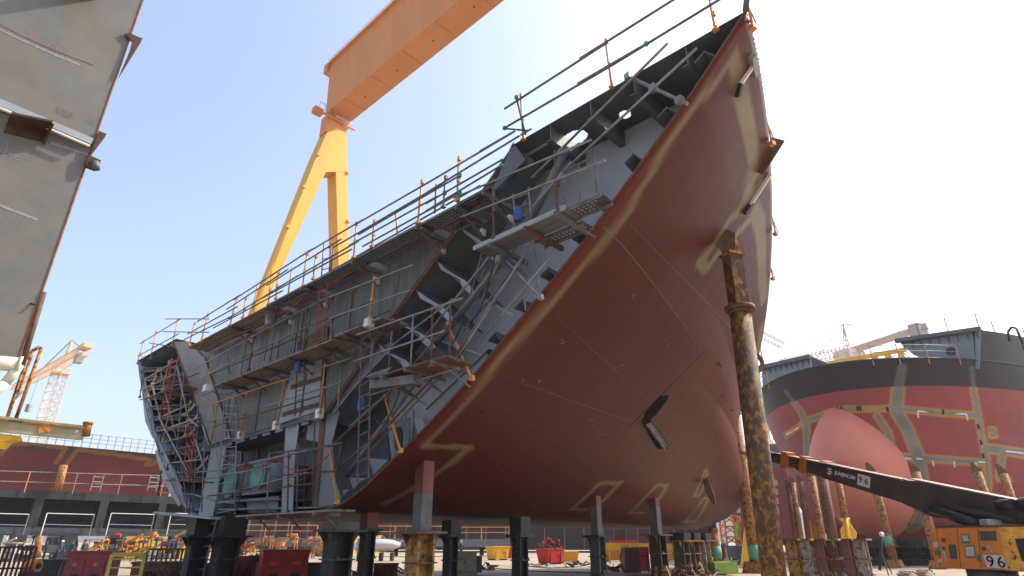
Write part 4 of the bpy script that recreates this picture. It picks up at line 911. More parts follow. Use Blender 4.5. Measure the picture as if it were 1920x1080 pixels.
# ================================================================== BOOM LIFT
def lift():
    D = 21.0; f = lambda x, y, d=D: hz(x, y, d)
    m_num = M('number_plate', (.62, .60, .60), .6, var=.05, bump=0)
    # the chassis side plane faces us; x axis of the body goes right and slightly nearer
    bl, br = f(1745, 1060), f(1925, 1068, 20.2)
    base = V((f(1850, 1060).x, f(1850, 1060).y, 0)); rt = thing('boom_lift', 'orange boom lift with long black boom and number 96 plates', 'boom lift', base)
    xd = (V((br.x, br.y, 0)) - V((bl.x, bl.y, 0))).normalized(); nd = V((xd.y, -xd.x, 0)); nd = nd if nd.dot(V((0, -1, 0))) > 0 else -nd
    o = V((bl.x, bl.y, 0))
    def g(px, py, off=0):      # photo point on the side face
        r = ray(px, py); k = ((o - O).dot(nd) + off) / r.dot(nd); return O + r * k
    body = [(1757, 989), (1742, 1004), (1752, 1055), (1757, 1061), (1775, 1066), (1888, 1070), (1873, 987)]
    b = B(); b.prism([g(*p) for p in body], nd * -1.3); b.build('engine_cover', m_lift, rt, bevel=.03)
    b = B(); b.prism([g(*p) for p in ((1868, 985), (1945, 986), (1950, 1073), (1886, 1071), (1878, 1020))], nd * -1.6); b.build('turret', M('lift_yellow', (.75, .38, .05), .55, rust=.35, rcol=(.1, .04, .02), scale=5), rt, bevel=.03)
    b = B(); b.prism([g(*p, .006) for p in ((1903, 1010), (1960, 1008), (1960, 1052), (1916, 1052))], nd * .01); b.build('side_opening', m_dark, rt)
    def panel(pts, mat, nm, off=.01): b = B(); b.prism([g(x, y, off) for x, y in pts], nd * .012); return b.build(nm, mat, rt)
    R4 = lambda x0, y0, x1, y1, sk=2: [(x0, y0), (x1, y0), (x1 + sk, y1), (x0 + sk, y1)]
    m_lg = M('panel_grey', (.05, .065, .06), .5); m_lgn = M('label_green', (.02, .17, .08), .6); m_ppr = M('label_paper', (.45, .42, .42), .7, var=.12, scale=25)
    panel(R4(1837, 996, 1867, 1014, 2), m_lg, 'vent_grille'); panel(R4(1779, 1021, 1792, 1048, 3), m_lg, 'vent_grille')
    panel(R4(1764, 1009, 1772, 1017), m_lg, 'hatch'); panel(R4(1766, 1025, 1771, 1031), m_lg, 'hatch'); panel(R4(1840, 1025, 1847, 1032), m_lg, 'hatch'); panel(R4(1752, 1032, 1763, 1041), m_lgn, 'hatch')
    for q in ((1802, 1002, 1816, 1018), (1808, 1023, 1827, 1046)):
        panel(R4(*q, 3), m_lgn, 'green_frame'); panel(R4(q[0] + 2, q[1] + 2, q[2] - 1.5, q[3] - 3, 2.5), m_ppr, 'paper_label', .024)
    panel(R4(1831, 1040, 1838, 1052, 2), m_lgn, 'green_tag')
    for q in ((1750, 1016, 1759, 1026, 1), (1768, 1033, 1771, 1052, 5), (1759, 1048, 1766, 1054, 1), (1850, 1023, 1855, 1029, 1), (1856, 1030, 1860, 1034, 1)): panel(R4(*q), m_ppr, 'paper_label')
    panel([(1843, 1040), (1881, 1042), (1889, 1067), (1851, 1064)], m_num, 'number_plate', .014)
    up = (g(1845, 1040) - g(1851, 1064)).normalized()
    for ch, x, y in (('9', 1857, 1053.5), ('6', 1877, 1055)): text_mesh('number', ch, .36, g(x, y, .040), xd, (0, 0, 1), m_ink, rt)
    for x0 in (1756, 1794, 1833):
        b = B(); b.prism([g(x0, 992, .004), g(x0 + 1, 992, .004), g(x0 + 8, 1064, .004), g(x0 + 7, 1064, .004)], nd * .006); b.build('panel_gap', M('seam_dark', (.16, .05, .015), .8), rt)
    b = B(); b.prism([g(*p, .02) for p in ((1757, 986), (1945, 983), (1945, 987), (1757, 989.5))], nd * -1.3); b.build('top_edge', m_boom, rt)
    b = B(); b.box(g(1858, 981, -.5), (.38, .3, .2), 0); b.tube(g(1868, 981, -.5) + V((0, -.1, 0)), g(1872, 981, -.5), .09); b.build('cream_box', m_cream, rt, bevel=.01)
    # boom: heavy section and telescopes
    tip = hz(1452, 858, 25.5); m1 = hz(1640, 905, 23.2); e = hz(1935, 965, 20.6)
    ax = (m1 - tip).normalized(); 
    b = B(); b.beam(tip - ax * .6, hz(1500, 870, 25), .30, .36); b.build('boom_tip', m_boom, rt)
    b = B(); b.beam(hz(1500, 870, 25), hz(1560, 885, 24.2), .36, .44); b.build('inner_boom', m_boom, rt)
    b = B(); b.beam(hz(1552, 882, 24.3), hz(1700, 922, 22.6), .42, .55, h1=.66); b.beam(hz(1700, 922, 22.6), hz(1760, 939, 22.0), .42, .66, h1=.95); b.beam(hz(1760, 939, 22.0), e, .42, .95, h1=.5); b.build('main_boom', m_boom, rt, bevel=.01)
    b = B(); b.beam(hz(1700, 902, 22.5), hz(1915, 945, 20.7), .34, .1); b.build('cable_tray', m_boom, rt)
    b = B(); b.beam(hz(1460, 850, 25.4) - V((0, 0, 0)), hz(1697, 899, 22.6), .44, .03); b.beam(hz(1713, 898, 22.4), hz(1912, 938, 20.7), .36, .03); b.build('boom_top_strip', M('salmon_edge', (.30, .15, .10), .6, var=.1), rt)
    for x, y, d in ((1477, 863, 25.2), (1512, 872, 24.8), (1550, 881, 24.4)):
        c = hz(x, y, d); b = B(); b.beam(c - ax * .13, c + ax * .13, .47, .60); b.build('wear_pad', M('pad_orange', (.42, .13, .02), .6, var=.3, scale=6), rt)
    b = B(); b.tube(hz(1748, 953, 21.8), hz(1835, 985, 20.9), .15, seg=12); b.build('lift_cylinder', m_dark, rt)
    b = B(); b.beam(hz(1790, 950, 21.4), hz(1905, 975, 20.5), .2, .12); b.build('lower_link', m_boom, rt)
    b = B(); b.tube(hz(1885, 946, 20.6) + V((0, -.24, 0)), hz(1885, 946, 20.6) + V((0, .24, 0)), .13, seg=20); b.tube(hz(1918, 946, 20.4) + V((0, -.3, 0)), hz(1918, 946, 20.4), .17, seg=20); b.build('pivot_pin', m_dark, rt)
    # writing on the boom side
    c0, c1 = hz(1572, 883, 24.0), hz(1643, 903, 23.2); bx = (c1 - c0).normalized(); by = V((0, 0, 1)) - bx * bx.z; n_ = bx.cross(by).normalized(); n_ = n_ if n_.dot(O - c0) > 0 else -n_
    off = n_ * .26
    bx_ = (m1 - hz(1552, 882, 24.3)).normalized()
    q1 = hz(1630, 902, 23.3) + off; b = B(); b.beam(q1 - bx * .22, q1 + bx * .22, .012, .36, up=by); b.build('number_plate', m_num, rt)
    text_mesh('number', '9 6', .27, q1 + n_ * .02, bx, by, m_ink, rt)
    text_mesh('maker_name', 'JUNJINCSM', .155, q1 - bx * .68 + n_ * .01, bx, by, m_num, rt, bold=.004)
    for k, dz in ((0, .07), (1, -.02), (2, -.10)):
        b = B(); q = q1 - bx * (1.28 - (.04 if k == 1 else 0)) + by * dz + n_ * .01; b.beam(q - bx * .07, q + bx * .07, .01, .055, up=by); b.build('maker_mark', m_num, rt)
    # chassis and wheels
    c = V((g(1860, 1075, -.6).x, g(1860, 1075, -.6).y, .55)); b = B(); b.box(c, (2.3, 1.2, .3), math.atan2(xd.y, xd.x)); b.tube(V((c.x, c.y, .7)), V((c.x, c.y, .95)), .55, seg=24); b.build('chassis', m_boom, rt)
    for x, d in ((1700, 22.2), (1733, 23.6), (1905, 20.0), (1935, 21.4)):
        p = hz(x, 1075, d); p.z = .41; w_ = B(); ax_ = xd.cross(V((0, 0, 1)))
        w_.lathe([(.2, -.17), (.36, -.17), (.40, -.12), (.40, .12), (.36, .17), (.2, .17)], p, xd, seg=32)
        for k in range(20):
            a = k / 20 * 2 * math.pi; r_ = nd * math.cos(a) + V((0, 0, math.sin(a))); w_.beam(p + r_ * .408 - xd * .17 + nd.cross(r_) * 0, p + r_ * .408 + xd * (.0), .05, .025, up=r_); r_ = nd * math.cos(a + .15) + V((0, 0, math.sin(a + .15))); w_.beam(p + r_ * .408, p + r_ * .408 + xd * .17, .05, .025, up=r_); 
        tw = w_.build('wheel', m_tyrel, rt)
        b = B(); b.tube(p - xd * .1, p + xd * .178, .19, seg=20); b.build('rim', m_lift, tw)
    b = B(); b.beam(V((hz(1700, 1075, 22.2).x, hz(1700, 1075, 22.2).y, .35)), V((c.x, c.y, .35)), .3, .2); b.build('axle_beam', m_boom, rt)
lift()
# ================================================================== GANTRY CRANE
m_beamj = M('crane_joint', (.42, .15, .04), .6)
def gantry():
    e0 = zp(610, 215, 71.6); e1 = zp(650, 235, 71.6); wd = (e1 - e0).dot(DT); c0 = (e0 + e1) / 2
    rt = thing('gantry_crane', 'giant yellow and orange goliath gantry crane towering behind the bow block', 'crane', V((c0.x, c0.y, 0)))
    e0 = c0 - DT * wd / 2; e1 = c0 + DT * wd / 2; zt = yp(605, 133, e0.y + 1).z; h = zt - e0.z; LEN = -135
    b = B(); b.prism([e0, e1, e1 + V((0, 0, h)), e0 + V((0, 0, h)) - DT * .6], DA * LEN); b.build('girder', m_beam, rt)
    b = B(); b.prism([e0 - DT * .12, e0 + V((0, 0, 1.7)) - DT * .14, e0 + V((0, 0, 1.9)), e0 + V((0, 0, -.02))], DA * LEN); b.build('bottom_flange', m_beam, rt)
    b = B(); b.prism([e0 + V((0, 0, h)) - DT * 1.1, e1 + V((0, 0, h)) + DT * .5, e1 + V((0, 0, h + .35)) + DT * .5, e0 + V((0, 0, h + .35)) - DT * 1.1], DA * LEN + DA * 0); b.build('top_flange', m_beam, rt)
    b = B(); b.box(e0 + V((0, 0, h - .6)) + DA * .7 - DT * .3, (1.6, 1.2, 2.0), RZ); b.build('end_cabin', m_beam, rt)
    for k in range(16):
        p = e0 - DA * (6 + 8 * k) - DT * .02 + V((0, 0, 1.95)); b = B(); b.beam(p, p + V((0, 0, h - 2.2)) - DT * .55, .05, .10); b.build('plate_joint', m_beamj, rt)
        p = e0 - DA * (6 + 8 * k) + V((0, 0, -.03)); b = B(); b.beam(p, p + DT * wd, .10, .04); b.build('plate_joint', m_beamj, rt)
    b = B(); b.tube(e0 + V((0, 0, h + .9)) - DT * 1.0, e0 + V((0, 0, h + .9)) - DT * 1.0 - DA * 130, .05, seg=5); b.build('top_rail', m_beamj, rt)
    for k in range(14):
        p = c0 - DA * (9 + 9 * k) + V((0, 0, -.05)); b = B(); b.box(p, (.22, .22, .25), RZ); b.build('underside_lamp', m_tubed, rt)
    # A shaped leg
    lp = c0 - DA * 1.6; TH = 2.8
    def f(px, py): r = ray(px, py); k = (lp - O).dot(DA) / r.dot(DA); return O + r * k
    def ext(a, c, z=0.0): p, q = f(*a), f(*c); return q + (q - p) * ((z - q.z) / (q.z - p.z))
    L0, L1 = (613, 248), (478, 590); M0, M1 = (611, 322), (489, 590); N0, N1 = (630, 322), (635, 500); R0, R1 = (650, 330), (655, 495)
    b = B(); b.prism([f(614, 246), f(650, 246), f(651, 322), f(630, 322), f(611, 322), f(594, 292)], DA * TH); b.build('leg_head', m_crane, rt)
    b = B(); b.prism([f(594, 292), f(611, 322.5), ext(M0, M1), ext((594, 292), L1)], DA * TH); b.build('leg', m_crane, rt)
    b = B(); b.prism([f(630, 322.5), f(651, 322.5), ext((651, 322), R1), ext(N0, N1)], DA * TH); b.build('leg', m_crane, rt)
    b = B(); b.prism([f(611, 246), f(646, 246), e1 + DT * .3 - DA * 1.6 + V((0, 0, -.9)), e0 - DT * .3 - DA * 1.6 + V((0, 0, -.9))], DA * TH * .8); b.build('pivot_head', m_beam, rt)
    b = B(); b.beam(e0 - DT * 2.0 - DA * 1.9 + V((0, 0, -1.6)), e1 + DT * .8 - DA * 1.9 + V((0, 0, -1.6)), .3, .3); b.box(e0 - DT * 2.2 - DA * 1.4 + V((0, 0, -1.5)), (1.6, 1.2, 1.1), RZ); b.build('service_platform', m_beam, rt)
    for k in range(6): p = e0.lerp(e1, .35 + .11 * k) - DA * 1.6 + V((0, 0, -.5)); b = B(); b.ball(p, .28, seg=10); b.build('round_lamp', m_white, rt)
    for k in range(7):
        p = e0 - DT * (2.4 - k * 1.0) - DA * 2.3 + V((0, 0, -1.4)); b = B(); b.tube(p, p + V((0, 0, 1.4)), .05, seg=6); b.build('rail_post', m_beam, rt)
    b = B(); b.tube(e0 - DT * 2.4 - DA * 2.3, e0 + DT * 3.6 - DA * 2.3, .05, seg=6); b.build('hand_rail', m_beam, rt)
    for (x, y) in ((596, 290), (570, 350), (540, 425), (652, 324), (653, 415)):
        p = f(x, y); b = B(); b.box(p, (.45, .45, .45), RZ); b.build('bracket_box', m_crane, rt)
    for a in (ext(L0, L1).lerp(ext(M0, M1), .5), ext(N0, N1).lerp(ext(R0, R1), .5)):
        b = B(); b.box(a + DA * TH / 2 + V((0, 0, 1.2)), (9, 3.6, 2.4), RZ); b.build('bogie', m_crane, rt)
    far = c0 - DA * 130; b = B(); b.prism([V((far.x, far.y, 0)) - DT * 6, V((far.x, far.y, 0)) + DT * 6, far + DT * 3, far - DT * 3], DA * -5); b.build('far_leg', m_crane, rt)
gantry()
# ================================================================== NEAR STEEL BLOCK AT THE LEFT
m_clip = M('dark_rusty_clip', (.055, .028, .018), .8, var=.5, scale=8)
def left_block():
    e = hz(140, 370, 9.0); o = V((e.x, e.y, 0)); n = -DA
    def f(px, py, off=0): r = ray(px, py); k = ((o - O).dot(n) + off) / r.dot(n); return O + r * k
    z0, z1 = 3.6, 12.5
    z0 = f(22, 690).z
    m = M('bare_primer_steel', (.125, .13, .12), .5, var=.2, rust=.10, rcol=(.16, .09, .045), scale=2.0, grime=.0, bump=.04)
    n_ = m.node_tree.nodes; l_ = m.node_tree.links; bs = n_['Principled BSDF']; src = bs.inputs['Base Color'].links[0].from_socket
    tc = n_.new('ShaderNodeTexCoord'); nz = n_.new('ShaderNodeTexNoise'); nz.inputs['Scale'].default_value = .9; nz.inputs['Detail'].default_value = 6; nz.inputs['Distortion'].default_value = 1.5; l_.new(tc.outputs['Object'], nz.inputs[0])
    mr = n_.new('ShaderNodeMapRange'); mr.inputs[1].default_value = .46; mr.inputs[2].default_value = .62; mr.inputs[4].default_value = .42; l_.new(nz.outputs[0], mr.inputs[0])
    mx = n_.new('ShaderNodeMix'); mx.data_type = 'RGBA'; l_.new(mr.outputs[0], mx.inputs[0]); l_.new(src, mx.inputs[6]); mx.inputs[7].default_value = (.19, .14, .085, 1); l_.new(mx.outputs[2], bs.inputs['Base Color'])
    rt = thing('steel_block', 'near grey steel hull block filling the upper left corner, with rusty edge', 'ship section', o)
    b = B(); b.prism([o + V((0, 0, z0)), o + V((0, 0, z1)), o - DT * 10 + V((0, 0, z1)), o - DT * 10 + V((0, 0, z0 - .2))], DA * .03); b.build('side_plate', m, rt)
    for k in range(1, 5):
        q = o - DT * (2.2 * k) + DA * .04; b = B(); b.prism([q + V((0, 0, z0)), q + V((0, 0, z1)), q + DA * 1.2 + V((0, 0, z1)), q + DA * 1.2 + V((0, 0, z0))], DT * .02); b.build('inner_frame', m_grey, rt)
    b = B(); b.path([o + V((0, 0, z0 + .02)), o + V((0, 0, z1))], .013, 6); b.build('rusty_edge', M('bright_rust', (.26, .10, .035), .8, var=.4, scale=12), rt)
    a, c = f(60, 640), f(18, 700); b = B(); b.tube(o + V((0, 0, f(70, 545).z)) + DT * .02, o + V((0, 0, z0)) + DT * .05, .03, seg=8); b.build('edge_pipe', m_rtube, rt)
    # stiffener ledge, weld lines
    b = B(); b.beam(f(-200, 112, .05), f(171, 268, .05), .12, .10, up=(0, 0, 1)); b.build('ledge', m_greyl, rt)
    b = B(); b.tube(f(-200, 118, .13), f(168, 274, .13), .018, seg=6); b.build('ledge_lip', m_white, rt)
    mw = M('weld_rust', (.22, .12, .06), .8, var=.5, scale=20); mc = M('grinding_marks', (.22, .22, .235), .6, var=.3, scale=20)
    for pts in (((-60, 15), (40, 66), (100, 93), (175, 122)),):
        b = B()
        for p, q in zip(pts, pts[1:]): b.beam(f(*p, .003), f(*q, .003), .006, .014)
        b.build('weld_line', mw, rt)
    for pts in (((-60, 25), (30, 70), (90, 97), (150, 122)), ((-50, 364), (20, 393), (70, 412)), ((95, 268), (165, 290))):
        b = B()
        for p, q in zip(pts, pts[1:]): b.beam(f(*p, .002), f(*q, .002), .003, .035)
        b.build('ground_strip', mc, rt)
    rr = random.Random(3); b = B()
    for (x0, y0, x1, y1, n__) in ((0, 40, 180, 122, 34), (0, 392, 66, 414, 14), (100, 268, 160, 288, 12), (220, 0, 270, 14, 8)):
        for i in range(n__):
            t = rr.random(); x = x0 + (x1 - x0) * t; y = y0 + (y1 - y0) * t + rr.uniform(-9, 13); dx, dy = rr.uniform(-5, 3), rr.uniform(4, 10)
            b.beam(f(x, y, .0015), f(x + dx, y + dy, .0015), .002, .005)
    b.build('grinding_scratches', mc, rt)
    b = B()
    for pts in (((0, 258), (12, 262), (14, 274), (10, 282), (20, 290), (60, 300), (72, 272)),):
        for p, q in zip(pts, pts[1:]): b.beam(f(*p, .003), f(*q, .003), .002, .006)
    b.build('chalk_line', mc, rt)
    up = (f(60, 280) - f(60, 300)).normalized()
    text_mesh('chalk_mark', 'D-SSB', .10, f(20, 294, .003), DT, (0, 0, 1), mc, rt, depth=.0008)
    text_mesh('stamp_mark', '12 50 70\n 8 5005', .06, f(120, 212, .005), DT, (0, 0, 1), M('stamp_grey', (.13, .125, .12), .7), rt, depth=.0005)
    b = B()
    for i in range(14): x = 163 + rr.uniform(0, 13); y = 215 + rr.uniform(0, 20); b.beam(f(x, y, .004), f(x + rr.uniform(-5, 5), y + rr.uniform(-3, 3), .003), .002, .004)
    b.build('chalk_scribble', mc, rt)
    # brackets standing off the face (they throw the shadows)
    def lug(p0, p1, out, hh, nm='bracket'):
        a, c = f(*p0), f(*p1); b = B(); b.prism([a, c, c + n * out, a + n * out * .9], V((0, 0, -hh))); return b.build(nm, m_clip, rt)
    lug((13, 230), (88, 247), .34, .03); a, c = f(14, 232), f(86, 250)
    b = B(); b.prism([c + V((0, 0, -.01)), c + n * .33 + V((0, 0, -.01)), c + n * .05 + V((0, 0, -.2))], DT * .03); b.build('bracket', m_clip, rt)
    b = B(); b.prism([a, c, c + V((0, 0, -.14)), a + V((0, 0, -.14))], n * .03); b.build('bracket', m_clip, rt)
    lug((115, -14), (180, -4), .4, .05)
    # clips on the rim
    def rim(pts, d=.05): b = B(); b.prism([f(x, y, .02) for x, y in pts], n * d); return b.build('edge_clip', m_clip, rt)
    rim([(233, 65), (240, 63), (266, 74), (263, 81), (224, 144), (220, 150), (243, 96), (247, 80)], .03)
    rim([(184, 248), (198, 254), (194, 261), (172, 290), (166, 297)], .05); rim([(164, 293), (175, 298), (187, 304), (181, 320), (176, 321), (158, 314)], .06)
    b = B(); b.tube(f(178, 303, .07), f(180, 318, .07), .05, seg=12); b.build('roller', m_greyd, rt)
    b = B(); b.tube(f(57, 569, .0), f(66, 572, .05), .012, seg=6); b.build('wire_tie', m_dark, rt)
left_block()
# ================================================================== THINGS IN FRONT AT THE LEFT
def near_left():
    D = 11.0; f = lambda x, y, d=D: hz(x, y, d)
    rt = thing('guard_rail', 'rusty hooped guard rail in the lower left, slanting before the tower crane', 'guard rail', f(20, 830))
    b = B(); b.path([f(8, 800), f(50, 675), f(60, 658), f(75, 650), f(77, 655), f(28, 790)], .024); b.path([f(33, 735), f(60, 665)], .02); b.path([f(22, 752), f(44, 732)], .02); b.build('hoop', M('rusty_orange_pipe', (.42, .20, .07), .75, rust=.5, rcol=(.08, .035, .015), scale=8), rt)
    rt = thing('steel_beam', 'pale green steel beam with short upright tube at its end, lower left', 'beam', f(80, 820))
    b = B(); b.beam(f(-60, 789), f(158, 812), .06, .21); b.build('web', M('pale_green_paint', (.36, .33, .2), .6, rust=.15, rcol=(.3, .12, .03)), rt)
    b = B(); b.beam(f(-60, 781), f(158, 804), .12, .02); b.build('flange', m_goldr, rt)
    b = B(); b.tube(f(165, 793), f(160, 818), .06, seg=14); b.tube(f(165.6, 791.5), f(164.6, 796), .068, seg=14); b.build('end_tube', m_goldr, rt)
    b = B(); b.beam(f(78, 795), f(92, 811), .14, .03); b.beam(f(84, 794), f(83, 812), .13, .14); b.build('strap', m_org, rt)
    c = f(147, 810); b = B(); b.tube(c - V((.0, .05, 0)), c + V((.0, -.06, 0)), .025, seg=10); b.build('pin_hole', m_white, rt)
    rt = thing('white_pipe_frame', 'thick white pipe bend at the left border under the grey block', 'pipe', f(10, 740, 9))
    b = B(); b.tube(f(-40, 677, 7.5), f(37, 684, 7.5), .07, seg=14); b.path([f(37, 684, 7.5), f(10, 718, 7.5), f(-20, 745, 7.5)], .045, 10); b.build('pipe', m_cream, rt)
    b = B(); b.tube(f(33, 683.5, 7.5), f(39, 684.5, 7.5), .085, seg=14); b.build('end_flange', m_cream, rt)
    rt = thing('yellow_bracket', 'small yellow orange bracket at the left border below the pale beam', 'bracket', f(10, 830))
    b = B(); b.prism([f(-10, 812), f(20, 815), f(24, 824), f(4, 828), (f(-10, 840))], V((.03, .15, 0))); b.build('plate', m_yel, rt)
near_left()
# ================================================================== FAR LEFT HULL BLOCK AND LOW PLATFORM
def wall_pts(pxs, n0, d0):
    return None
def far_left():
    # red side wall running along the ship direction
    c = hz(150, 838, 92); o = V((c.x, c.y, 0)); n = -DA
    def f(px, py, off=0): r = ray(px, py); k = ((o - O).dot(n) + off) / r.dot(n); return O + r * k
    rt = thing('hull_block', 'low dark red hull block with yellow edged paint seams, far left behind rails', 'ship section', o)
    a, c = f(-60, 815), f(330, 862); zt = (a.z + c.z) / 2; L_ = (c - a).dot(DT)
    bm = bmesh.new(); NX, NZZ = 420, 70; g = {}; cl = bm.verts.layers.float_color.new('paint')
    a0 = V((a.x, a.y, 0)); segs = []
    def bd(pts, w_): 
        ps = [f(*p) for p in pts]; segs.extend((p, q, w_ / 2) for p, q in zip(ps, ps[1:]))
    bd([(-20, 870), (15, 835), (60, 833), (118, 842), (107, 862), (103, 868)], .5); bd([(125, 868), (140, 845), (200, 852), (278, 864), (270, 872), (282, 872), (292, 864), (330, 868)], .5)
    for i in range(NX + 1):
        for j in range(NZZ + 1):
            z = 3.2 + (zt - 3.2) * j / NZZ; p = a0 + DT * (L_ * i / NX) + V((0, 0, z)) + n * (1.3 * (j / NZZ) ** 3)
            v = bm.verts.new(p); pj = p - n * (1.3 * (j / NZZ) ** 3); m_ = 9
            for s, e, hw in segs: ab = e - s; q = max(0, min(1, (pj - s).dot(ab) / ab.dot(ab))); m_ = min(m_, (pj - s - ab * q).length - hw)
            up_ = (zt - z) < .9
            cc = V((.22, .10, .025)) if m_ < 0 else (V((.06, .03, .033)) if up_ else V((.13, .018, .014)))
            v[cl] = (*cc, 1); g[i, j] = v
    for i in range(NX):
        for j in range(NZZ): bm.faces.new([g[i, j], g[i + 1, j], g[i + 1, j + 1], g[i, j + 1]])
    b = B(); b.bm.free(); b.bm = bm; b.build('side_shell', m_lred, rt)
    b = B(); b.prism([a0 + V((0, 0, 3.2)), a0 + DT * L_ + V((0, 0, 3.2)), a0 + DT * L_ + V((0, 0, zt - .1)), a0 + V((0, 0, zt - .1))], DA * 8); b.build('inner_body', m_greyd, rt)
    rl = thing('guard_rail', 'thin wire railing on top of the far dark red hull block', 'guard rail', a0 + V((0, 0, zt)))
    for k in range(26):
        p = a0 + DT * (L_ * k / 25) + V((0, 0, zt)) + n * 1.2; b = B(); b.tube(p, p + V((0, 0, 1.7)), .04, seg=6); b.build('post', m_tube, rl)
    for h in (.6, 1.1, 1.6): b = B(); p = a0 + V((0, 0, zt + h)) + n * 1.2; b.tube(p, p + DT * L_, .03, seg=6); b.build('rail', m_tube, rl)
    # grey girder platform with columns in front
    c = hz(150, 923, 72); o2 = V((c.x, c.y, 0)); d2 = (hz(320, 937, 74) - c); d2.z = 0; d2 = DT
    o = o2
    P0, P1 = f(-60, 916), f(345, 944)
    zt2 = hz(150, 923, 72).z; zb2 = hz(150, 1004, 72).z
    rt = thing('girder_platform', 'long dark grey girder platform with columns and rails, low at the far left', 'platform', V((P0.x, P0.y, 0)))
    L2 = (P1 - P0).dot(DT) + 4; q0 = V((P0.x, P0.y, 0))
    def lb(z_, h_, dp, mat, nm, off=0): b = B(); b.prism([q0 + V((0, 0, z_)) + n * off, q0 + DT * L2 + V((0, 0, z_)) + n * off, q0 + DT * L2 + V((0, 0, z_ + h_)) + n * off, q0 + V((0, 0, z_ + h_)) + n * off], DA * dp); b.build(nm, mat, rt)
    m_grd2 = M('girder_blue', (.045, .055, .058), .6, var=.3); m_grd_shade = M('girder_shaded', (.018, .020, .021), .6, var=.3); lb(zt2 - .7, .7, 5, m_grd_shade, 'top_girder'); lb(zb2, .65, 5, m_grd2, 'bottom_girder'); lb(zb2 + .65, zt2 - zb2 - 1.35, .1, m_dark, 'back_wall', -3)  # top girder and columns near black: shade is put into their colour
    for x in (-30, 68, 192, 303): 
        p = f(x, 960); p = V((p.x, p.y, zb2 + .65)); b = B(); b.prism([p - DT * .35, p + DT * .35, p + DT * .35 + DA * .6, p - DT * .35 + DA * .6], V((0, 0, zt2 - zb2 - 1.35))); b.build('column', m_grd_shade, rt)
    for x in (-10, 35, 130, 222, 330):
        p = f(x, 1004); b = B(); b.box((p.x, p.y, zb2 / 2), (1.1, 1.1, zb2), RZ); b.build('leg', m_dark, rt)
    def rset(label, xs, y0, y1, mats, off, rr_=.045, top=None, k2=.5):
        r3 = thing('guard_rail', label, 'guard rail', f(xs[0], y0, off)); tp = []
        for i, x in enumerate(xs):
            p = f(x, y0 + (x - xs[0]) * .03, off); h = f(x, y1, off).z - f(x, y0, off).z; b = B(); b.tube(p, p + V((0, 0, h)), rr_, seg=6); b.build('post', mats[i % len(mats)], r3); tp.append((p, h))
        for fr_ in (1, k2):
            b = B(); b.path([p + V((0, 0, h * fr_)) for p, h in tp], rr_ * .8, 6); b.build('rail', mats[0] if fr_ == 1 else mats[-1], r3)
    for lab, xs in (('white rail, left one of the four low rails on the grey girder platform', (-30, 42)), ('white rail, second of the four low rails on the grey girder platform', (76, 166)), ('white rail, third of the four low rails on the grey girder platform', (198, 280)), ('white rail, last of the four low rails on the grey girder platform', (312, 350))):
        rset(lab, xs, 1004, 962, (m_white, m_tube), .3)
    rset('long orange and white rail along the top of the grey girder platform', (-20, 45, 135, 220, 300, 340), 921, 882, (m_tube, m_org, m_tube), .2)
    # yellow props
    for lab, x, y0, y1, w_ in (('yellow prop leaning against the far dark red hull block', 108, 918, 872, 1.01), ('yellow column under the girder platform near the white truck', 68, 1046, 1006, .9)):
        a, c = f(x, y0, .6), f(x + (12 if w_ > 1 else 6), y1, .6); b = B(); b.tube(V((a.x, a.y, a.z)), c, w_ / 3, seg=12); tag(b.build('yellow_prop', m_goldr), lab, 'prop')
    for lab, x in (('small ladder frame on the girder platform, left of the two', 178), ('small ladder frame on the girder platform, right of the two', 284)):
        a = f(x, 921, .5); r3 = thing('ladder', lab, 'ladder', a)
        for k in (-.4, .4): b = B(); b.tube(a + DT * k, a + DT * k + V((0, 0, 1.5)), .05, seg=6); b.build('stile', m_tube, r3)
        for k in range(3): b = B(); b.tube(a + DT * -.4 + V((0, 0, .4 + .45 * k)), a + DT * .4 + V((0, 0, .4 + .45 * k)), .04, seg=6); b.build('rung', m_tube, r3)
far_left()
# ================================================================== TOWER CRANES
m_tc = M('tower_crane_paint', (.75, .50, .28), .6, var=.1); m_tcs = M('steel_cable', (.25, .24, .24), .6)
def truss(b, p0, p1, w0, w1, n, r):
    p0, p1 = V(p0), V(p1); d = (p1 - p0).normalized(); s = d.cross(V((0, 0, 1)))
    if s.length < .1: s = V((1, 0, 0))
    s.normalize(); u = s.cross(d)
    cr = [(-1, -1), (1, -1), (1, 1), (-1, 1)]
    at = lambda k, f: p0.lerp(p1, f) + (s * cr[k][0] + u * cr[k][1]) * (w0 + (w1 - w0) * f) / 2
    for k in range(4): b.tube(at(k, 0), at(k, 1), r, seg=5)
    for i in range(n):
        f0, f1 = i / n, (i + 1) / n
        for k in range(4):
            b.tube(at(k, f0), at((k + 1) % 4, f1), r * .6, seg=4); b.tube(at(k, f1), at((k + 1) % 4, f1), r * .6, seg=4)
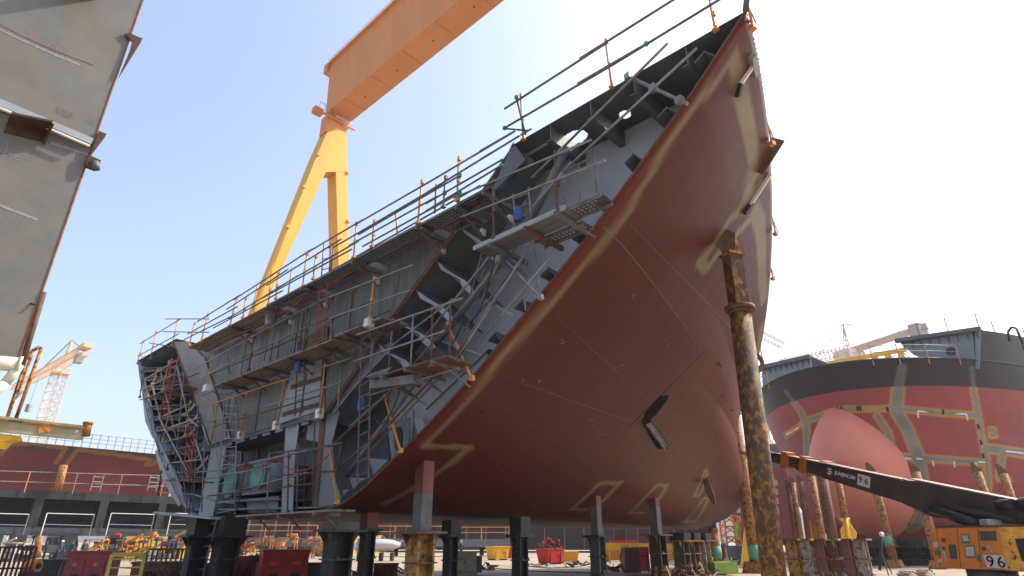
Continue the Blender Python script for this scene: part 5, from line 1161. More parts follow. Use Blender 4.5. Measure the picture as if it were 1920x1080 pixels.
def tower_left():
    D = 150; f = lambda x, y: hz(x, y, D)
    a = f(92, 800); m = f(116, 690); rt = thing('tower_crane', 'pale orange tower crane with long sloping looking jib, far left in the sky', 'crane', V((m.x, m.y, 0)))
    b = B(); truss(b, V((m.x, m.y, 0)), V((m.x, m.y, m.z)), 2.1, 2.1, 20, .085); b.build('mast', m_tc, rt)
    z = m.z + 1.2; j0 = zp(26, 728, z); j1 = zp(158, 658, z); jm = V((m.x, m.y, z)); dj = (j1 - j0).normalized()
    b = B(); truss(b, j0, jm, 1.2, 1.6, 26, .09); truss(b, jm, j1, 1.6, 1.6, 8, .1); b.build('jib', m_tc, rt)
    b = B(); b.box(jm + dj * -1.5 - V((0, 0, 1.3)), (1.4, 1.4, 1.7), .8); b.build('cab', m_white, rt); b = B(); b.box(jm - V((0, 0, 2.4)), (2.9, 2.9, .35), .8); b.build('slewing_deck', m_tc, rt)
    ap = V((m.x, m.y, hz(134, 640, D).z)) + dj * 1; b = B(); b.beam(jm - dj * 1.5, ap, .22, .22); b.beam(jm + dj * 3, ap, .22, .22); b.beam(jm + dj * .7, ap, .18, .18); b.build('apex', m_tc, rt)
    b = B(); b.box(j1 - dj * 2 - V((0, 0, 1.2)), (1.8, 1.2, 1.7), math.atan2(dj.y, dj.x)); b.build('counterweight', m_conc, rt)
    b = B(); b.box(j1 + V((0, 0, .8)), (3.6, 1.6, .8), math.atan2(dj.y, dj.x)); b.build('winch_deck', m_tc, rt)
    b = B(); b.tube(ap, jm.lerp(j0, .62), .12, seg=5); b.tube(ap, j1, .1, seg=5); b.build('tie_rope', m_tcs, rt)
    b = B(); h = jm.lerp(j0, .45); b.tube(h, h - V((0, 0, 7)), .06, seg=4); b.box(h - V((0, 0, 7.4)), (.8, .8, 1.6)); b.build('hook', m_tcs, rt)
tower_left()
def tower_right():
    D = 150; f = lambda x, y, d=D: hz(x, y, d)
    base = f(1594, 664); rt = thing('tower_crane', 'pale yellow tower crane with thick boom rising behind the ship at the right', 'crane', V((base.x, base.y, 0)))
    ap = f(1581, 608); b = B()
    for x in (1583, 1590, 1596): b.tube(f(x, 662), ap, .12, seg=5)
    for k in range(5): y = 620 + 9 * k; b.tube(f(1581 + k * .6, y), f(1585 + 2 * k, y), .12, seg=4)
    b.build('apex_frame', m_tc, rt)
    b = B(); b.beam(f(1590, 660), f(1738, 612), 1.3, 1.3); b.build('counter_jib', M('crane_pale', (.60, .45, .36), .6), rt)
    b = B(); b.box(f(1722, 620), (3.4, 2.2, 2.6), .5); b.build('counterweight', m_conc, rt)
    b = B(); truss(b, f(1460, 684), f(1592, 658), 1.8, 2.0, 18, .09); b.build('jib', m_tc, rt)
    b = B(); b.box(f(1590, 666), (4, 4, 2), .4); b.build('slewing_cabin', m_white, rt)
    b = B(); truss(b, V((base.x, base.y, 0)), base, 4, 4, 14, .2); b.build('mast', m_tc, rt)
    b = B()
    for q in ((1440, 690), (1530, 673), (1690, 622), (1735, 612)): b.tube(ap, f(*q), .07, seg=4)
    b.build('tie_rope', m_tcs, rt)
    rt = thing('tower_crane', 'orange lattice jib tip poking out behind the bow edge against white sky', 'crane', V((f(1400, 612).x, f(1400, 612).y, 0)))
    b = B(); truss(b, f(1400, 615), f(1468, 648), 2.0, 1.4, 11, .08); b.build('jib', m_tc, rt)
    b = B(); truss(b, V((f(1400, 612).x, f(1400, 612).y, 0)), f(1400, 612), 3.4, 3.4, 12, .2); b.build('mast', m_tc, rt)
    q0, q1 = hz(1470, 697, 95), hz(1700, 655, 95)
    rt = thing('yellow_girder', 'yellow box girder with square cut-outs behind the black bulwark of the ship', 'girder', V((q0.x, q0.y, 0)))
    b = B(); d = (q1 - q0).normalized(); b.beam(q0, q1, 1, .45); b.beam(q0 - V((0, 0, 2.2)), q1 - V((0, 0, 2.2)), 1, .35); b.build('chord', m_yel, rt)
    for k in range(10): p = q0.lerp(q1, (k + .5) / 10); b = B(); b.beam(p, p - V((0, 0, 2.2)), .6, .5); b.beam(p, p - V((0, 0, 2.2)) + d * 1.6, .12, .12); b.build('upright', m_yel, rt)
    for p in (q0, q1): b = B(); b.beam(V((p.x, p.y, 0)), p - V((0, 0, 2.8)), 1.2, 1.2); b.build('leg', m_yel, rt)
tower_right()
# ================================================================== FAR SHIPS AND HILL
def far_box(label, name, cat, quad, d, depth, parts, hgt0=0.0):
    pass
def slab(name, label, cat, p0, p1, y_top, d, mat, depth=20, base=0.0, rows=()):
    a, c = hz(*p0, d), hz(*p1, d); z = hz(p0[0], y_top, d).z; rt = thing(name, label, cat, V((a.x, a.y, 0)))
    a0, c0 = V((a.x, a.y, base)), V((c.x, c.y, base)); nn = V((-(c0 - a0).y, (c0 - a0).x, 0)).normalized()
    b = B(); b.prism([a0, c0, V((c0.x, c0.y, z)), V((a0.x, a0.y, z))], nn * depth); b.build('hull', mat, rt); return rt, a0, c0, nn, z
rt, a0, c0, nn, z = slab('ship', 'distant pink red ship side with white draft marks between the tall column and props', 'ship', (1376, 1000), (1497, 1000), 880, 92, M('far_red', (.36, .10, .09), .6, var=.06, scale=.3), depth=30, base=1.2)
b = B(); b.prism([V((a0.x, a0.y, z)), V((c0.x, c0.y, z)), V((c0.x, c0.y, z + 3.2)), V((a0.x, a0.y, z + 3.2))], nn * 30); b.build('grey_side', m_grey, rt)
for x in (1383, 1455):
    for k in range(7): p = hz(x + k * .6, 905 + 17 * k, 91.8); b = B(); b.box(p, (.5, .1, .75)); b.build('draft_mark', m_white, rt)
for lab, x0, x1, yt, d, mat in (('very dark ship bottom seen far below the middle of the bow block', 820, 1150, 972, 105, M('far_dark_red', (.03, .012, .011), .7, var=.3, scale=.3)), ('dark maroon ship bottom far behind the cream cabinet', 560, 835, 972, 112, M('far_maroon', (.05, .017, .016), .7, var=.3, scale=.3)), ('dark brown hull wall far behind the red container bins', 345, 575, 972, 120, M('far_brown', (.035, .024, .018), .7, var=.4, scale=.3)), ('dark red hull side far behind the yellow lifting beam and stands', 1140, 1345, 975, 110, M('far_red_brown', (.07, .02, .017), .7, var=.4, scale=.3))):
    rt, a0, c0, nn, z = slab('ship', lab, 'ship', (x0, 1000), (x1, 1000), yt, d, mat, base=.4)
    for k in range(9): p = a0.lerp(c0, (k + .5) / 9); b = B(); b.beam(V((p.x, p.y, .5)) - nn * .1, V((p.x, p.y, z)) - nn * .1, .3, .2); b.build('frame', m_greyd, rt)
def low_platform(label, x0, x1, y, d, mat=None):
    a, c = hz(x0, y, d), hz(x1, y, d); rt = thing('raised_platform', label, 'platform', V((a.x, a.y, 0))); zt = hz((x0 + x1) / 2, y, d).z
    q0, q1 = V((a.x, a.y, zt)), V((c.x, c.y, zt)); b = B(); b.beam(q0 - V((0, 0, .5)), q1 - V((0, 0, .5)), 3, .9); b.build('deck_girder', m_grey, rt)
    n = max(2, int((x1 - x0) / 45)); 
    for k in range(n + 1): p = q0.lerp(q1, k / n); b = B(); b.tube(p + V((0, -1.4, -.2)), p + V((0, -1.4, 1.35)), .06, seg=6); b.build('post', m_org, rt); b = B(); b.box((p.x, p.y, zt / 2 - .4), (.5, .5, zt - .9)); b.build('leg', m_dark, rt)
    for h in (.7, 1.3): b = B(); b.tube(q0 + V((0, -1.4, h)), q1 + V((0, -1.4, h)), .045, seg=6); b.build('rail', m_org, rt)
low_platform('platform with orange rails seen under the hull left of the wide timber topped stand', 455, 600, 1008, 78)
low_platform('platform with orange rails seen behind the mauve stub and the rusty ochre stand', 690, 850, 1009, 78)
low_platform('platform with orange rails seen between the slim black stand and the thin dark stand', 852, 955, 1010, 80)
# hills on the horizon
def hills():
    b = B(); n = 60; pts = []
    for i in range(n + 1):
        x = -1500 + 3000 * i / n; pts.append((x, 1500 + 60 * NZ.noise(V((i * .3, 0, 0))), 60 + 70 * NZ.noise(V((i * .17, 3, 0))) + (55 if x < -500 else 0)))
    b.prism([V((-1500, 1500, -5))] + [V(p) for p in pts] + [V((1500, 1500, -5))], V((0, 60, 0))); tag(b.build('hills', M('hill_blue', (.12, .16, .16), .9, var=.2, scale=.01, bump=0)), None, None, kind='structure')
hills()
# ================================================================== PEOPLE
def person(label, loc, h, rz, cloth, helmet, pose='stand', trousers=None):
    rt = thing('person', label, 'person', loc); k = h / 1.75; cs, sn = math.cos(rz), math.sin(rz)
    T_ = lambda x, y, z: V(((x * cs - y * sn) * k, (x * sn + y * cs) * k, z * k))
    def skin(name, verts, edges, mat, rootv=0):
        me = bpy.data.meshes.new(name); me.from_pydata([T_(*v[:3]) for v in verts], edges, []); me.materials.append(mat)
        o = bpy.data.objects.new(name, me); C.objects.link(o); o.parent = rt
        md = o.modifiers.new('skin', 'SKIN'); 
        for i, v in enumerate(verts): d = me.skin_vertices[0].data[i]; d.radius = (v[3] * k, v[4 if len(v) > 4 else 3] * k); d.use_root = i == rootv
        sd_ = o.modifiers.new('sub', 'SUBSURF'); sd_.levels = sd_.render_levels = 1
        return o
    st_ = .22 if pose == 'walk' else .03; arm = .18 if pose == 'bend' else .03
    V0 = [(0, 0, .95, .13, .10), (0, 0, 1.15, .13, .10), (0, .0, 1.38, .16, .11), (0, 0, 1.50, .06), (.10, 0, .90, .10), (.11, st_ * .5, .50, .07), (.11, st_, .09, .05), (-.10, 0, .90, .10), (-.11, -st_ * .4, .50, .07), (-.11, -st_, .09, .05),
          (.19, 0, 1.42, .06), (.26, -.02, 1.14, .05), (.26, arm + .08, .90, .04), (-.19, 0, 1.42, .06), (-.26, -.02, 1.14, .05), (-.25, arm + .08, .90, .04)]
    E0 = [(0, 1), (1, 2), (2, 3), (0, 4), (4, 5), (5, 6), (0, 7), (7, 8), (8, 9), (2, 10), (10, 11), (11, 12), (2, 13), (13, 14), (14, 15)]
    skin('coverall', V0, E0, cloth)
    skin('body', [(0, 0, 1.44, .05), (0, .01, 1.54, .055), (0, .02, 1.62, .085, .095), (0, .01, 1.72, .07)], [(0, 1), (1, 2), (2, 3)], m_skin)
    for sx in (1, -1):
        hb_ = B()
        for q in range(4): a = T_(sx * .26, arm + .08 + .012 * (q - 1.5) * 2, .88); hb_.tube(a, a + T_(0, .01, -.09), .011 * k, seg=5)
        a = T_(sx * .25, arm + .11, .88); hb_.tube(a, a + T_(0, .04, -.05), .011 * k, seg=5); hb_.tube(T_(sx * .26, arm + .08, .92), T_(sx * .26, arm + .085, .87), .035 * k, seg=8)
        for v in hb_.bm.verts: v.co += rt.location
        hb_.build('hand', m_skin, rt)
        fb = B(); yy = st_ if sx > 0 else -st_; a = rt.location + T_(sx * .11, yy - .05, .05); fb.beam(a, a + T_(0, .24, -.01), .09 * k, .09 * k); fb.build('boot', m_dark, rt, bevel=.02)
    b = B(); b.lathe([(.145 * k, 0), (.125 * k, .015 * k), (.12 * k, .06 * k), (.08 * k, .12 * k), (.02 * k, .14 * k)], rt.location + T_(0, .01, 1.65), seg=14); b.build('helmet', helmet, rt)
    fbb = B(); fbb.ball(rt.location + T_(0, .115, 1.61), .018 * k, (1, 1.2, 1.4), 6); fbb.build('nose', m_skin, rt)
    return rt
m_cov = M('coverall_blue', (.08, .2, .42), .85); m_covd = M('coverall_dark', (.035, .05, .07), .85)
def pl(px, d): p = hz(px, 1050, d); return V((p.x, p.y, 0))
person('worker in dark coverall and white helmet, leftmost of the far group by the truck', pl(80, 72), 1.75, 2.2, m_covd, m_dark)
person('worker in dark coverall standing with bowed head, second of the far group', pl(108, 71), 1.72, -2.0, m_covd, m_white, 'bend')
person('worker in dark coverall, right one of the far group in front of the truck', pl(129, 70), 1.72, 2.8, m_covd, m_navy)
person('dark clothed worker standing alone right of the white truck cab', pl(152, 68), 1.78, 1.2, m_navy, m_dark)
person('worker in light blue coverall walking under the distant pink ship', pl(1360, 72), 1.75, 3.0, m_cov, M('helmet_green', (.2, .4, .15), .5), 'walk')
person('worker with orange helmet crouched figure behind the cream cabinet', pl(864, 66), 1.7, .5, m_covd, m_org, 'bend')
# ================================================================== YARD CLUTTER
def base_at(px, d): p = hz(px, 1050, d); return V((p.x, p.y, 0))
def truck():
    o = base_at(106, 78); rt = thing('truck', 'small silver grey flatbed truck parked under the far girder platform', 'truck', o); x = V((1, -.25, 0)).normalized(); rz = math.atan2(x.y, x.x)
    m = M('truck_silver', (.32, .34, .38), .4, metal=.2, var=.1); P_ = lambda a, c, z: o + x * a + V((-x.y, x.x, 0)) * c + V((0, 0, z))
    b = B(); b.prism([P_(-.9, -1, .6), P_(1.1, -1, .6), P_(1.1, -1, 1.3), P_(.75, -1, 2.2), P_(-.9, -1, 2.25)], V((-x.y, x.x, 0)) * 2); b.build('cab', m, rt, bevel=.06)
    b = B(); b.prism([P_(.1, -1.01, 1.35), P_(.85, -1.01, 1.35), P_(.6, -1.01, 2.0), P_(.1, -1.01, 2.0)], V((-x.y, x.x, 0)) * .03); b.prism([P_(-.75, -1.01, 1.35), P_(-.05, -1.01, 1.35), P_(-.05, -1.01, 2.0), P_(-.75, -1.01, 2.0)], V((-x.y, x.x, 0)) * .03); b.build('side_window', m_glass, rt)
    b = B(); b.prism([P_(1.12, -.85, 1.3), P_(1.12, .85, 1.3), P_(.78, .85, 2.1), P_(.78, -.85, 2.1)], x * .02); b.build('windscreen', m_glass, rt)
    b = B(); b.box(P_(-3.1, 0, .85), (4.2, 2.1, .14), rz); b.box(P_(-3.1, -1.03, 1.1), (4.2, .05, .4), rz); b.box(P_(-3.1, 1.03, 1.1), (4.2, .05, .4), rz); b.build('bed', m_dark, rt)
    for a in (.4, -4.0):
        for c in (-.85, .85):
            b = B(); n = V((-x.y, x.x, 0)); b.tube(P_(a, c, .38) - n * .12, P_(a, c, .38) + n * .12, .38, seg=18); w_ = b.build('wheel', m_tyre, rt); b = B(); b.tube(P_(a, c, .38) - n * .13, P_(a, c, .38) + n * .13, .18, seg=12); b.build('rim', m_white, w_)
    b = B(); b.box(P_(1.14, 0, .75), (.1, 1.9, .2), rz); b.build('bumper', m_dark, rt)
    for c in (-.7, .7): b = B(); b.tube(P_(1.1, c, 1.05), P_(1.16, c, 1.05), .11, seg=10); b.build('headlight', m_white, rt)
truck()
def skip(label, px, d, w_, h, mat, rz=.3, cat='skip', lid=0, txt=None, name='waste_skip', dp=None):
    o = base_at(px, d); dp = dp or w_ * .7; rt = thing(name, label, cat, o)
    b = B(); tapbox(b, o + V((0, 0, .1)), w_ * .82, dp * .82, w_, dp, h - .1, rz); b.build('bin', mat, rt, bevel=.01)
    b = B(); tapbox(b, o + V((0, 0, h)), w_ * 1.05, dp * 1.05, w_ * 1.05, dp * 1.05, .07, rz); b.build('rim', mat, rt)
    m = Matrix.Rotation(rz, 3, 'Z')
    for k in (-1, 1): b = B(); b.box(o + m @ V((k * w_ * .3, -dp * .47, 0)) + V((0, 0, h * .5)), (.08, .08, h * .8), rz); b.build('rib', mat, rt)
    for k in (-1, 1): b = B(); b.box(o + m @ V((k * w_ * .35, 0, 0)) + V((0, 0, .06)), (.14, dp * .8, .12), rz); b.build('runner', m_dark, rt)
    if txt: text_mesh('marking', txt, h * .3, o + m @ V((w_ * .1, -dp * .5 - .02, 0)) + V((0, 0, h * .55)), m @ V((1, 0, 0)), (0, 0, 1), m_dark, rt)
    return rt
m_skr = M('skip_red', (.50, .025, .03), .5, var=.2, rust=.08, scale=4); m_sky = M('skip_yellow', (.72, .40, .03), .55, var=.2, rust=.18, scale=4); m_bor = M('far_orange', (.80, .28, .02), .6, var=.2, scale=2)
m_mag = M('crate_magenta', (.45, .03, .08), .6, var=.2); m_lgn2 = M('machine_green', (.05, .28, .12), .6); m_far_w = M('far_white', (.55, .56, .55), .6, var=.15)
skip('yellow waste skip standing on pale ground between the cream cabinet and the dark stand', 933, 62, 1.95, 1.15, m_sky, .65, txt='211'); skip('small red waste skip tucked right behind the yellow one', 955, 64, 1.6, 1.1, m_skr, .2)
skip('red lidded waste skip right of the thin dark stand', 1032, 51, 1.9, 1.05, m_skr, .75, txt='202'); skip('low yellow waste skip right against the red lidded one', 1065, 54, 1.6, .8, m_sky, .2)
def heap(label, px, d, w_, h, n, mats, seed, z0=0.0):
    rr = random.Random(seed); o = base_at(px, d); o.z = z0; rt = thing('scrap_heap', label, 'scrap', o); 
    for i in range(n):
        a = o + V((rr.uniform(-w_ / 2, w_ / 2), rr.uniform(-.4, .4), rr.uniform(0, h * .5))); b = B(); e = a + V((rr.uniform(-.5, .5), rr.uniform(-.3, .3), rr.uniform(.0, h * .5))); r_ = rr.uniform(.02, .08)
        if rr.random() < .5: b.tube(a, e, r_, seg=6)
        else: b.beam(a, e, r_ * 3, r_)
        b.build('scrap_piece', mats[i % len(mats)], rt)
heap('tangle of red and brown scrap piled in the red lidded skip', 1032, 51, 1.5, 1.0, 26, (m_edge, m_skr, m_dark), 5, z0=1.05)
heap('small heap of yellow hoses and bars on the ground beside the lidded red skip', 1005, 46, 1.6, .3, 14, (m_yel, m_tube, m_dark), 6)
def bin_box(label, px, d, w_, h, mat, rz, txt=None):
    o = base_at(px, d); m = Matrix.Rotation(rz, 3, 'Z'); rt = thing('gas_cabinet', label, 'container', o); dp = w_ * .6
    b = B(); b.box(o + V((0, 0, h / 2 + .08)), (w_, dp, h), rz); b.build('body', mat, rt, bevel=.02)
    b = B(); b.box(o + V((0, 0, h + .11)), (w_ * 1.06, dp * 1.06, .07), rz); b.build('lid', mat, rt)
    for k in (-1, 1): b = B(); b.box(o + m @ V((k * w_ * .24, -dp / 2 - .01, 0)) + V((0, 0, h * .52)), (w_ * .38, .025, h * .7), rz); p_ = b.build('door', mat, rt, bevel=.01); b = B(); b.box(o + m @ V((k * w_ * .24, -dp / 2 - .03, 0)) + V((0, 0, h * .35)), (w_ * .2, .02, h * .2), rz); b.build('vent', m_dark, p_)
    if txt:
        for k in (-1, 1): text_mesh('marking', txt, h * .13, o + m @ V((k * w_ * .24, -dp / 2 - .04, 0)) + V((0, 0, h * .72)), m @ V((1, 0, 0)), (0, 0, 1), m_yel, rt)
    return rt
bin_box('bright red double door cabinet with yellow lettering in front of the orange clutter', 532, 26, 1.65, 1.2, m_skr, .5, 'H2.5')
bin_box('dark red cabinet on the shaded ground behind the yellow stair', 177, 29, 1.5, 1.15, M('cabinet_red', (.26, .03, .035), .55, var=.2), .1, 'K1')
def coil(label, px, d, h, mat, R_=.42):
    o = base_at(px, d); rt = thing('hose_coil', label, 'hose', o); b = B(); b.beam(o, o + V((0, 0, h)), .08, .08); b.beam(o + V((-.3, 0, h - .05)), o + V((.3, 0, h - .05)), .06, .06); b.build('rack', m_edge, rt)
    b = B(); rr = random.Random(int(px))
    for k in range(9):
        pts = []
        for i in range(17): a = i / 16 * 2 * math.pi; pts.append(o + V(((R_ * .55 + .02 * k) * math.sin(a) + rr.uniform(-.02, .02), -.12 + .035 * k, h - .12 - R_ * 1.15 + R_ * 1.15 * math.cos(a) + rr.uniform(-.02, .02))))
        b.path(pts, .017, 5)
    b.build('hose', mat, rt); return rt
coil('coil of pale grey hose hung left of the dark red cabinet', 132, 29, 1.15, M('hose_khaki', (.2, .17, .1), .8)); coil('black hose coil hung left of the bright red cabinet', 480, 26.5, 1.15, m_dark); coil('brown hose coil hung against the bright red cabinet', 512, 26.2, 1.12, M('hose_brown', (.25, .12, .05), .8)); coil('grey hose coil hung between the black and brown coils', 492, 26.8, 1.15, M('hose_grey', (.15, .15, .14), .8))
def ystair():
    D = 24; f = lambda x, y: hz(x, y, D); o = V((f(225, 1080).x, f(225, 1080).y, 0)); rt = thing('yellow_stair', 'yellow steel access stair in the lower left shade', 'stair', o)
    zt = f(225, 1040).z; x = V((f(262, 1060) - f(200, 1060))); x.z = 0; w_ = x.length; x.normalize(); y = V((-x.y, x.x, 0)); a = V((f(205, 1060).x, f(205, 1060).y, 0))
    m = M('stair_yellow', (.55, .42, .06), .6, var=.2, rust=.1)
    for s_ in (0, w_): b = B(); b.beam(a + x * s_ - y * .55, a + x * s_ + V((0, 0, zt)), .10, .06); b.build('stringer', m, rt); b = B(); b.beam(a + x * s_ + y * .25, a + x * s_ + y * .2 + V((0, 0, zt)), .06, .06); b.build('leg', m, rt)
    for k in range(5): t = (k + .5) / 5; b = B(); b.beam(a - y * .55 * (1 - t) + V((0, 0, zt * t)), a + x * w_ - y * .55 * (1 - t) + V((0, 0, zt * t)), .12, .04); b.build('tread', m, rt)
    b = B(); b.beam(a + V((0, 0, zt)), a + x * w_ + V((0, 0, zt)), .14, .12); b.build('top_beam', m, rt)
    b = B(); b.tube(a + x * w_ + V((0, 0, zt)), a + x * (w_ + .12) + V((0, 0, zt + .25)), .035); b.build('stub_post', m, rt)
ystair()
def fence(label, x0, x1, y0, y1, d, mat, n, txt=None):
    a = hz(x0, y1, d); c = hz(x1, y1, d); z = hz(x0, y0, d).z; a = V((a.x, a.y, 0)); c = V((c.x, c.y, 0)); rt = thing('fence_panel', label, 'fence', a)
    for h in (z, z * .5, .12): b = B(); b.beam(a + V((0, 0, h)), c + V((0, 0, h)), .06, .06); b.build('rail', mat, rt)
    for k in range(n + 1): p = a.lerp(c, k / n); b = B(); b.beam(p, p + V((0, 0, z)), .07, .04); b.build('bar', mat, rt)
fence('dark maroon barred fence panel at the lower left border', -20, 58, 1026, 1064, 30, M('fence_maroon', (.08, .025, .022), .7, var=.3), 9)
fence('rusty barred rack between the yellow stair and the dark stands', 268, 352, 1030, 1075, 28, m_rtube, 9)
o = base_at(63, 31); rt = thing('air_blower', 'round orange blower on a dark foot near the maroon fence', 'blower', o); b = B(); b.tube(o + V((-.15, 0, .75)), o + V((.25, 0, .75)), .24, seg=16); b.build('drum', m_org, rt); b = B(); b.box(o + V((0, 0, .27)), (.5, .5, .54)); b.tube(o + V((.25, 0, .75)), o + V((.32, 0, .75)), .1); b.build('foot', m_dark, rt)
# cream electrical cabinet
def ecab():
    o = base_at(869, 33.5); rz = .62; m = Matrix.Rotation(rz, 3, 'Z'); rt = thing('electric_cabinet', 'cream two door electrical cabinet with yellow warning sign on a concrete base', 'cabinet', o); P_ = lambda x, y, z: o + m @ V((x, y, z)); 
    mc = M('cabinet_cream', (.46, .47, .38), .5, var=.06); b = B(); b.box(P_(0, 0, .11), (1.36, .6, .22), rz); b.build('base', m_conc, rt, bevel=.01)
    b = B(); b.box(P_(-.02, 0, .66), (1.3, .55, .86), rz); b.build('body', mc, rt, bevel=.01); b = B(); b.box(P_(-.02, 0, 1.11), (1.36, .6, .05), rz); b.build('roof', mc, rt)
    for k, w_ in ((-.34, .6), (.30, .62)): b = B(); b.box(P_(k, -.29, .66), (w_, .03, .8), rz); d_ = b.build('door', mc, rt, bevel=.004); b = B(); b.box(P_(k + .22, -.315, .64), (.03, .02, .1), rz); b.build('handle', m_dark, d_)
    b = B(); b.box(P_(-.28, -.312, .6), (.2, .01, .17), rz); s_ = b.build('warning_sign', m_yel, rt); text_mesh('sign_text', 'H.V', .1, P_(-.28, -.320, .6), m @ V((1, 0, 0)), (0, 0, 1), m_edge, rt, depth=.002)
    b = B(); b.box(P_(-.28, -.312, .8), (.12, .01, .1), rz); b.build('notice', M('notice_grey', (.25, .22, .28), .7, var=.3, scale=30), rt)
    b = B(); b.box(P_(.92, .3, .52), (.5, .5, .8), rz); b.build('side_box', m_greyd, rt)
ecab()
def lean_ladder():
    D = 60; a, c = hz(846, 1042, D), hz(834, 1002, D); rt = thing('ladder', 'white ladder leaning behind the cream electrical cabinet', 'ladder', a)
    for k in (-.25, .25): b = B(); b.tube(a + V((k, 0, 0)), c + V((k, 0, 0)), .04, seg=6); b.build('stile', m_white, rt)
    for i in range(6): p = a.lerp(c, (i + .5) / 6); b = B(); b.tube(p - V((.25, 0, 0)), p + V((.25, 0, 0)), .03, seg=6); b.build('rung', m_white, rt)
lean_ladder()
# silver boat shaped hull on a cradle
def pod():
    D = 60; l, r_ = hz(660, 1040, D), hz(750, 1036, D); o = V((l.x, l.y, 0)); x = V((r_.x - l.x, r_.y - l.y, 0)); L_ = x.length; x.normalize(); y = V((-x.y, x.x, 0)); zc = 1.25
    rt = thing('silver_hull', 'silver rounded boat like steel body with fin on low trestles beyond the rusty ochre stand', 'boat', o); m = M('silver_skin', (.55, .57, .60), .35, metal=.3, var=.06)
    b = B(); prof = [(0, .0), (.05, .38), (.2, .52), (.6, .55), (.85, .42), (1, .16)]; rings = []
    for f_, r2 in prof: rings.append([b.bm.verts.new(o + x * L_ * f_ + y * (max(.02, r2) * 1.1 * math.cos(k * math.pi / 8)) + V((0, 0, zc + (.1 * f_) + max(.02, r2) * math.sin(k * math.pi / 8)))) for k in range(16)])
    for r0, r1 in zip(rings, rings[1:]):
        for k in range(16): f = b.bm.faces.new([r0[k], r0[(k + 1) % 16], r1[(k + 1) % 16], r1[k]]); f.smooth = True
    b.bm.faces.new(rings[0]); b.bm.faces.new(rings[-1][::-1]); b.build('hull', m, rt)
    b = B(); b.prism([o + x * L_ * .82 + V((0, 0, 1.45)), o + x * L_ * 1.02 + V((0, 0, 1.75)), o + x * L_ * 1.08 + V((0, 0, 1.7)), o + x * L_ * .95 + V((0, 0, 1.3))], y * .1); b.build('fin', m, rt)
    b = B(); b.path([o + x * L_ * f_ + V((0, 0, z)) for f_, z in ((.2, 1.6), (.25, 2.05), (.6, 2.1), (.72, 1.7))], .04); b.path([o + x * L_ * .42 + V((0, 0, 1.6)), o + x * L_ * .42 + V((0, 0, 2.08))], .04); b.build('guard_hoop', m_tube, rt)
    for k in range(4): b = B(); b.box(o + x * L_ * (.15 + .23 * k) + V((0, 0, .35)), (.25, .9, .7)); b.build('trestle', m_dark, rt)
    b = B(); b.box(o + x * .7 - y * .7 + V((0, 0, 1.3)), (.6, .05, 1.2), .2); b.build('step_frame', m_tube, rt)
pod()
# red welding machine and yellow beam on the right of the middle
def weldm():
    o = base_at(1190, 36); rt = thing('welding_unit', 'tall red welding unit with dark open side between the two slim post stands', 'machine', o); rz = .1
    b = B(); b.box(o + V((-.25, 0, .7)), (.75, .8, 1.25), rz); b.build('dark_cabinet', M('maroon_panel', (.12, .012, .015), .5), rt, bevel=.02); b = B(); b.box(o + V((.42, .1, .75)), (.62, .8, 1.2), rz); b.build('red_body', m_skr, rt, bevel=.03)
    b = B(); b.box(o + V((.2, -.32, .9)), (.9, .04, .05), rz); b.box(o + V((.2, -.32, .6)), (.04, .04, 1.1), rz); b.box(o + V((.65, -.32, .6)), (.04, .04, 1.1), rz); b.build('guard_frame', m_dark, rt)
    b = B(); b.path([o + V((-.65, -.1, 1.2)), o + V((-.8, -.15, .9)), o + V((-.78, -.2, .5)), o + V((-.6, -.2, .1))], .03, 6); b.build('cable', m_dark, rt)
weldm()
def ybeam():
    a, c = hz(1134, 1024, 52), hz(1300, 1026, 52); rt = thing('yellow_lifting_beam', 'long yellow lifting beam with red lettering behind the slim post stands', 'beam', V((a.x, a.y, 0)))
    b = B(); b.beam(a, c, .4, .5); b.build('beam', m_sky, rt); b = B(); b.beam(a + V((.4, 0, .35)), a + V((2.6, 0, .35)), .5, .2, h1=.1); b.build('red_cover', m_skr, rt)
    for k in (.05, .35, .7, .95): p = a.lerp(c, k); b = B(); b.beam(V((p.x, p.y, 0)), p - V((0, 0, .26)), .12, .12); b.build('leg', m_sky, rt)
    text_mesh('marking', 'SWL 11T', .34, a.lerp(c, .28) + V((0, -.215, 0)), (c - a), (0, 0, 1), m_edge, rt)
ybeam()
# orange lattice tower far away under the forefoot
def lat_tower():
    p = hz(1372, 1020, 74); rt = thing('lattice_tower', 'short orange lattice tower with lime stripe seen beyond the forefoot', 'tower', V((p.x, p.y, 0))); b = B(); truss(b, V((p.x, p.y, 0)), hz(1366, 968, 74), 1.6, 1.6, 4, .12); b.build('frame', m_bor, rt); b = B(); b.beam(hz(1382, 1010, 73), hz(1380, 980, 73), .3, .3); b.build('lime_stripe', M('lime', (.4, .6, .05), .5), rt)
lat_tower()
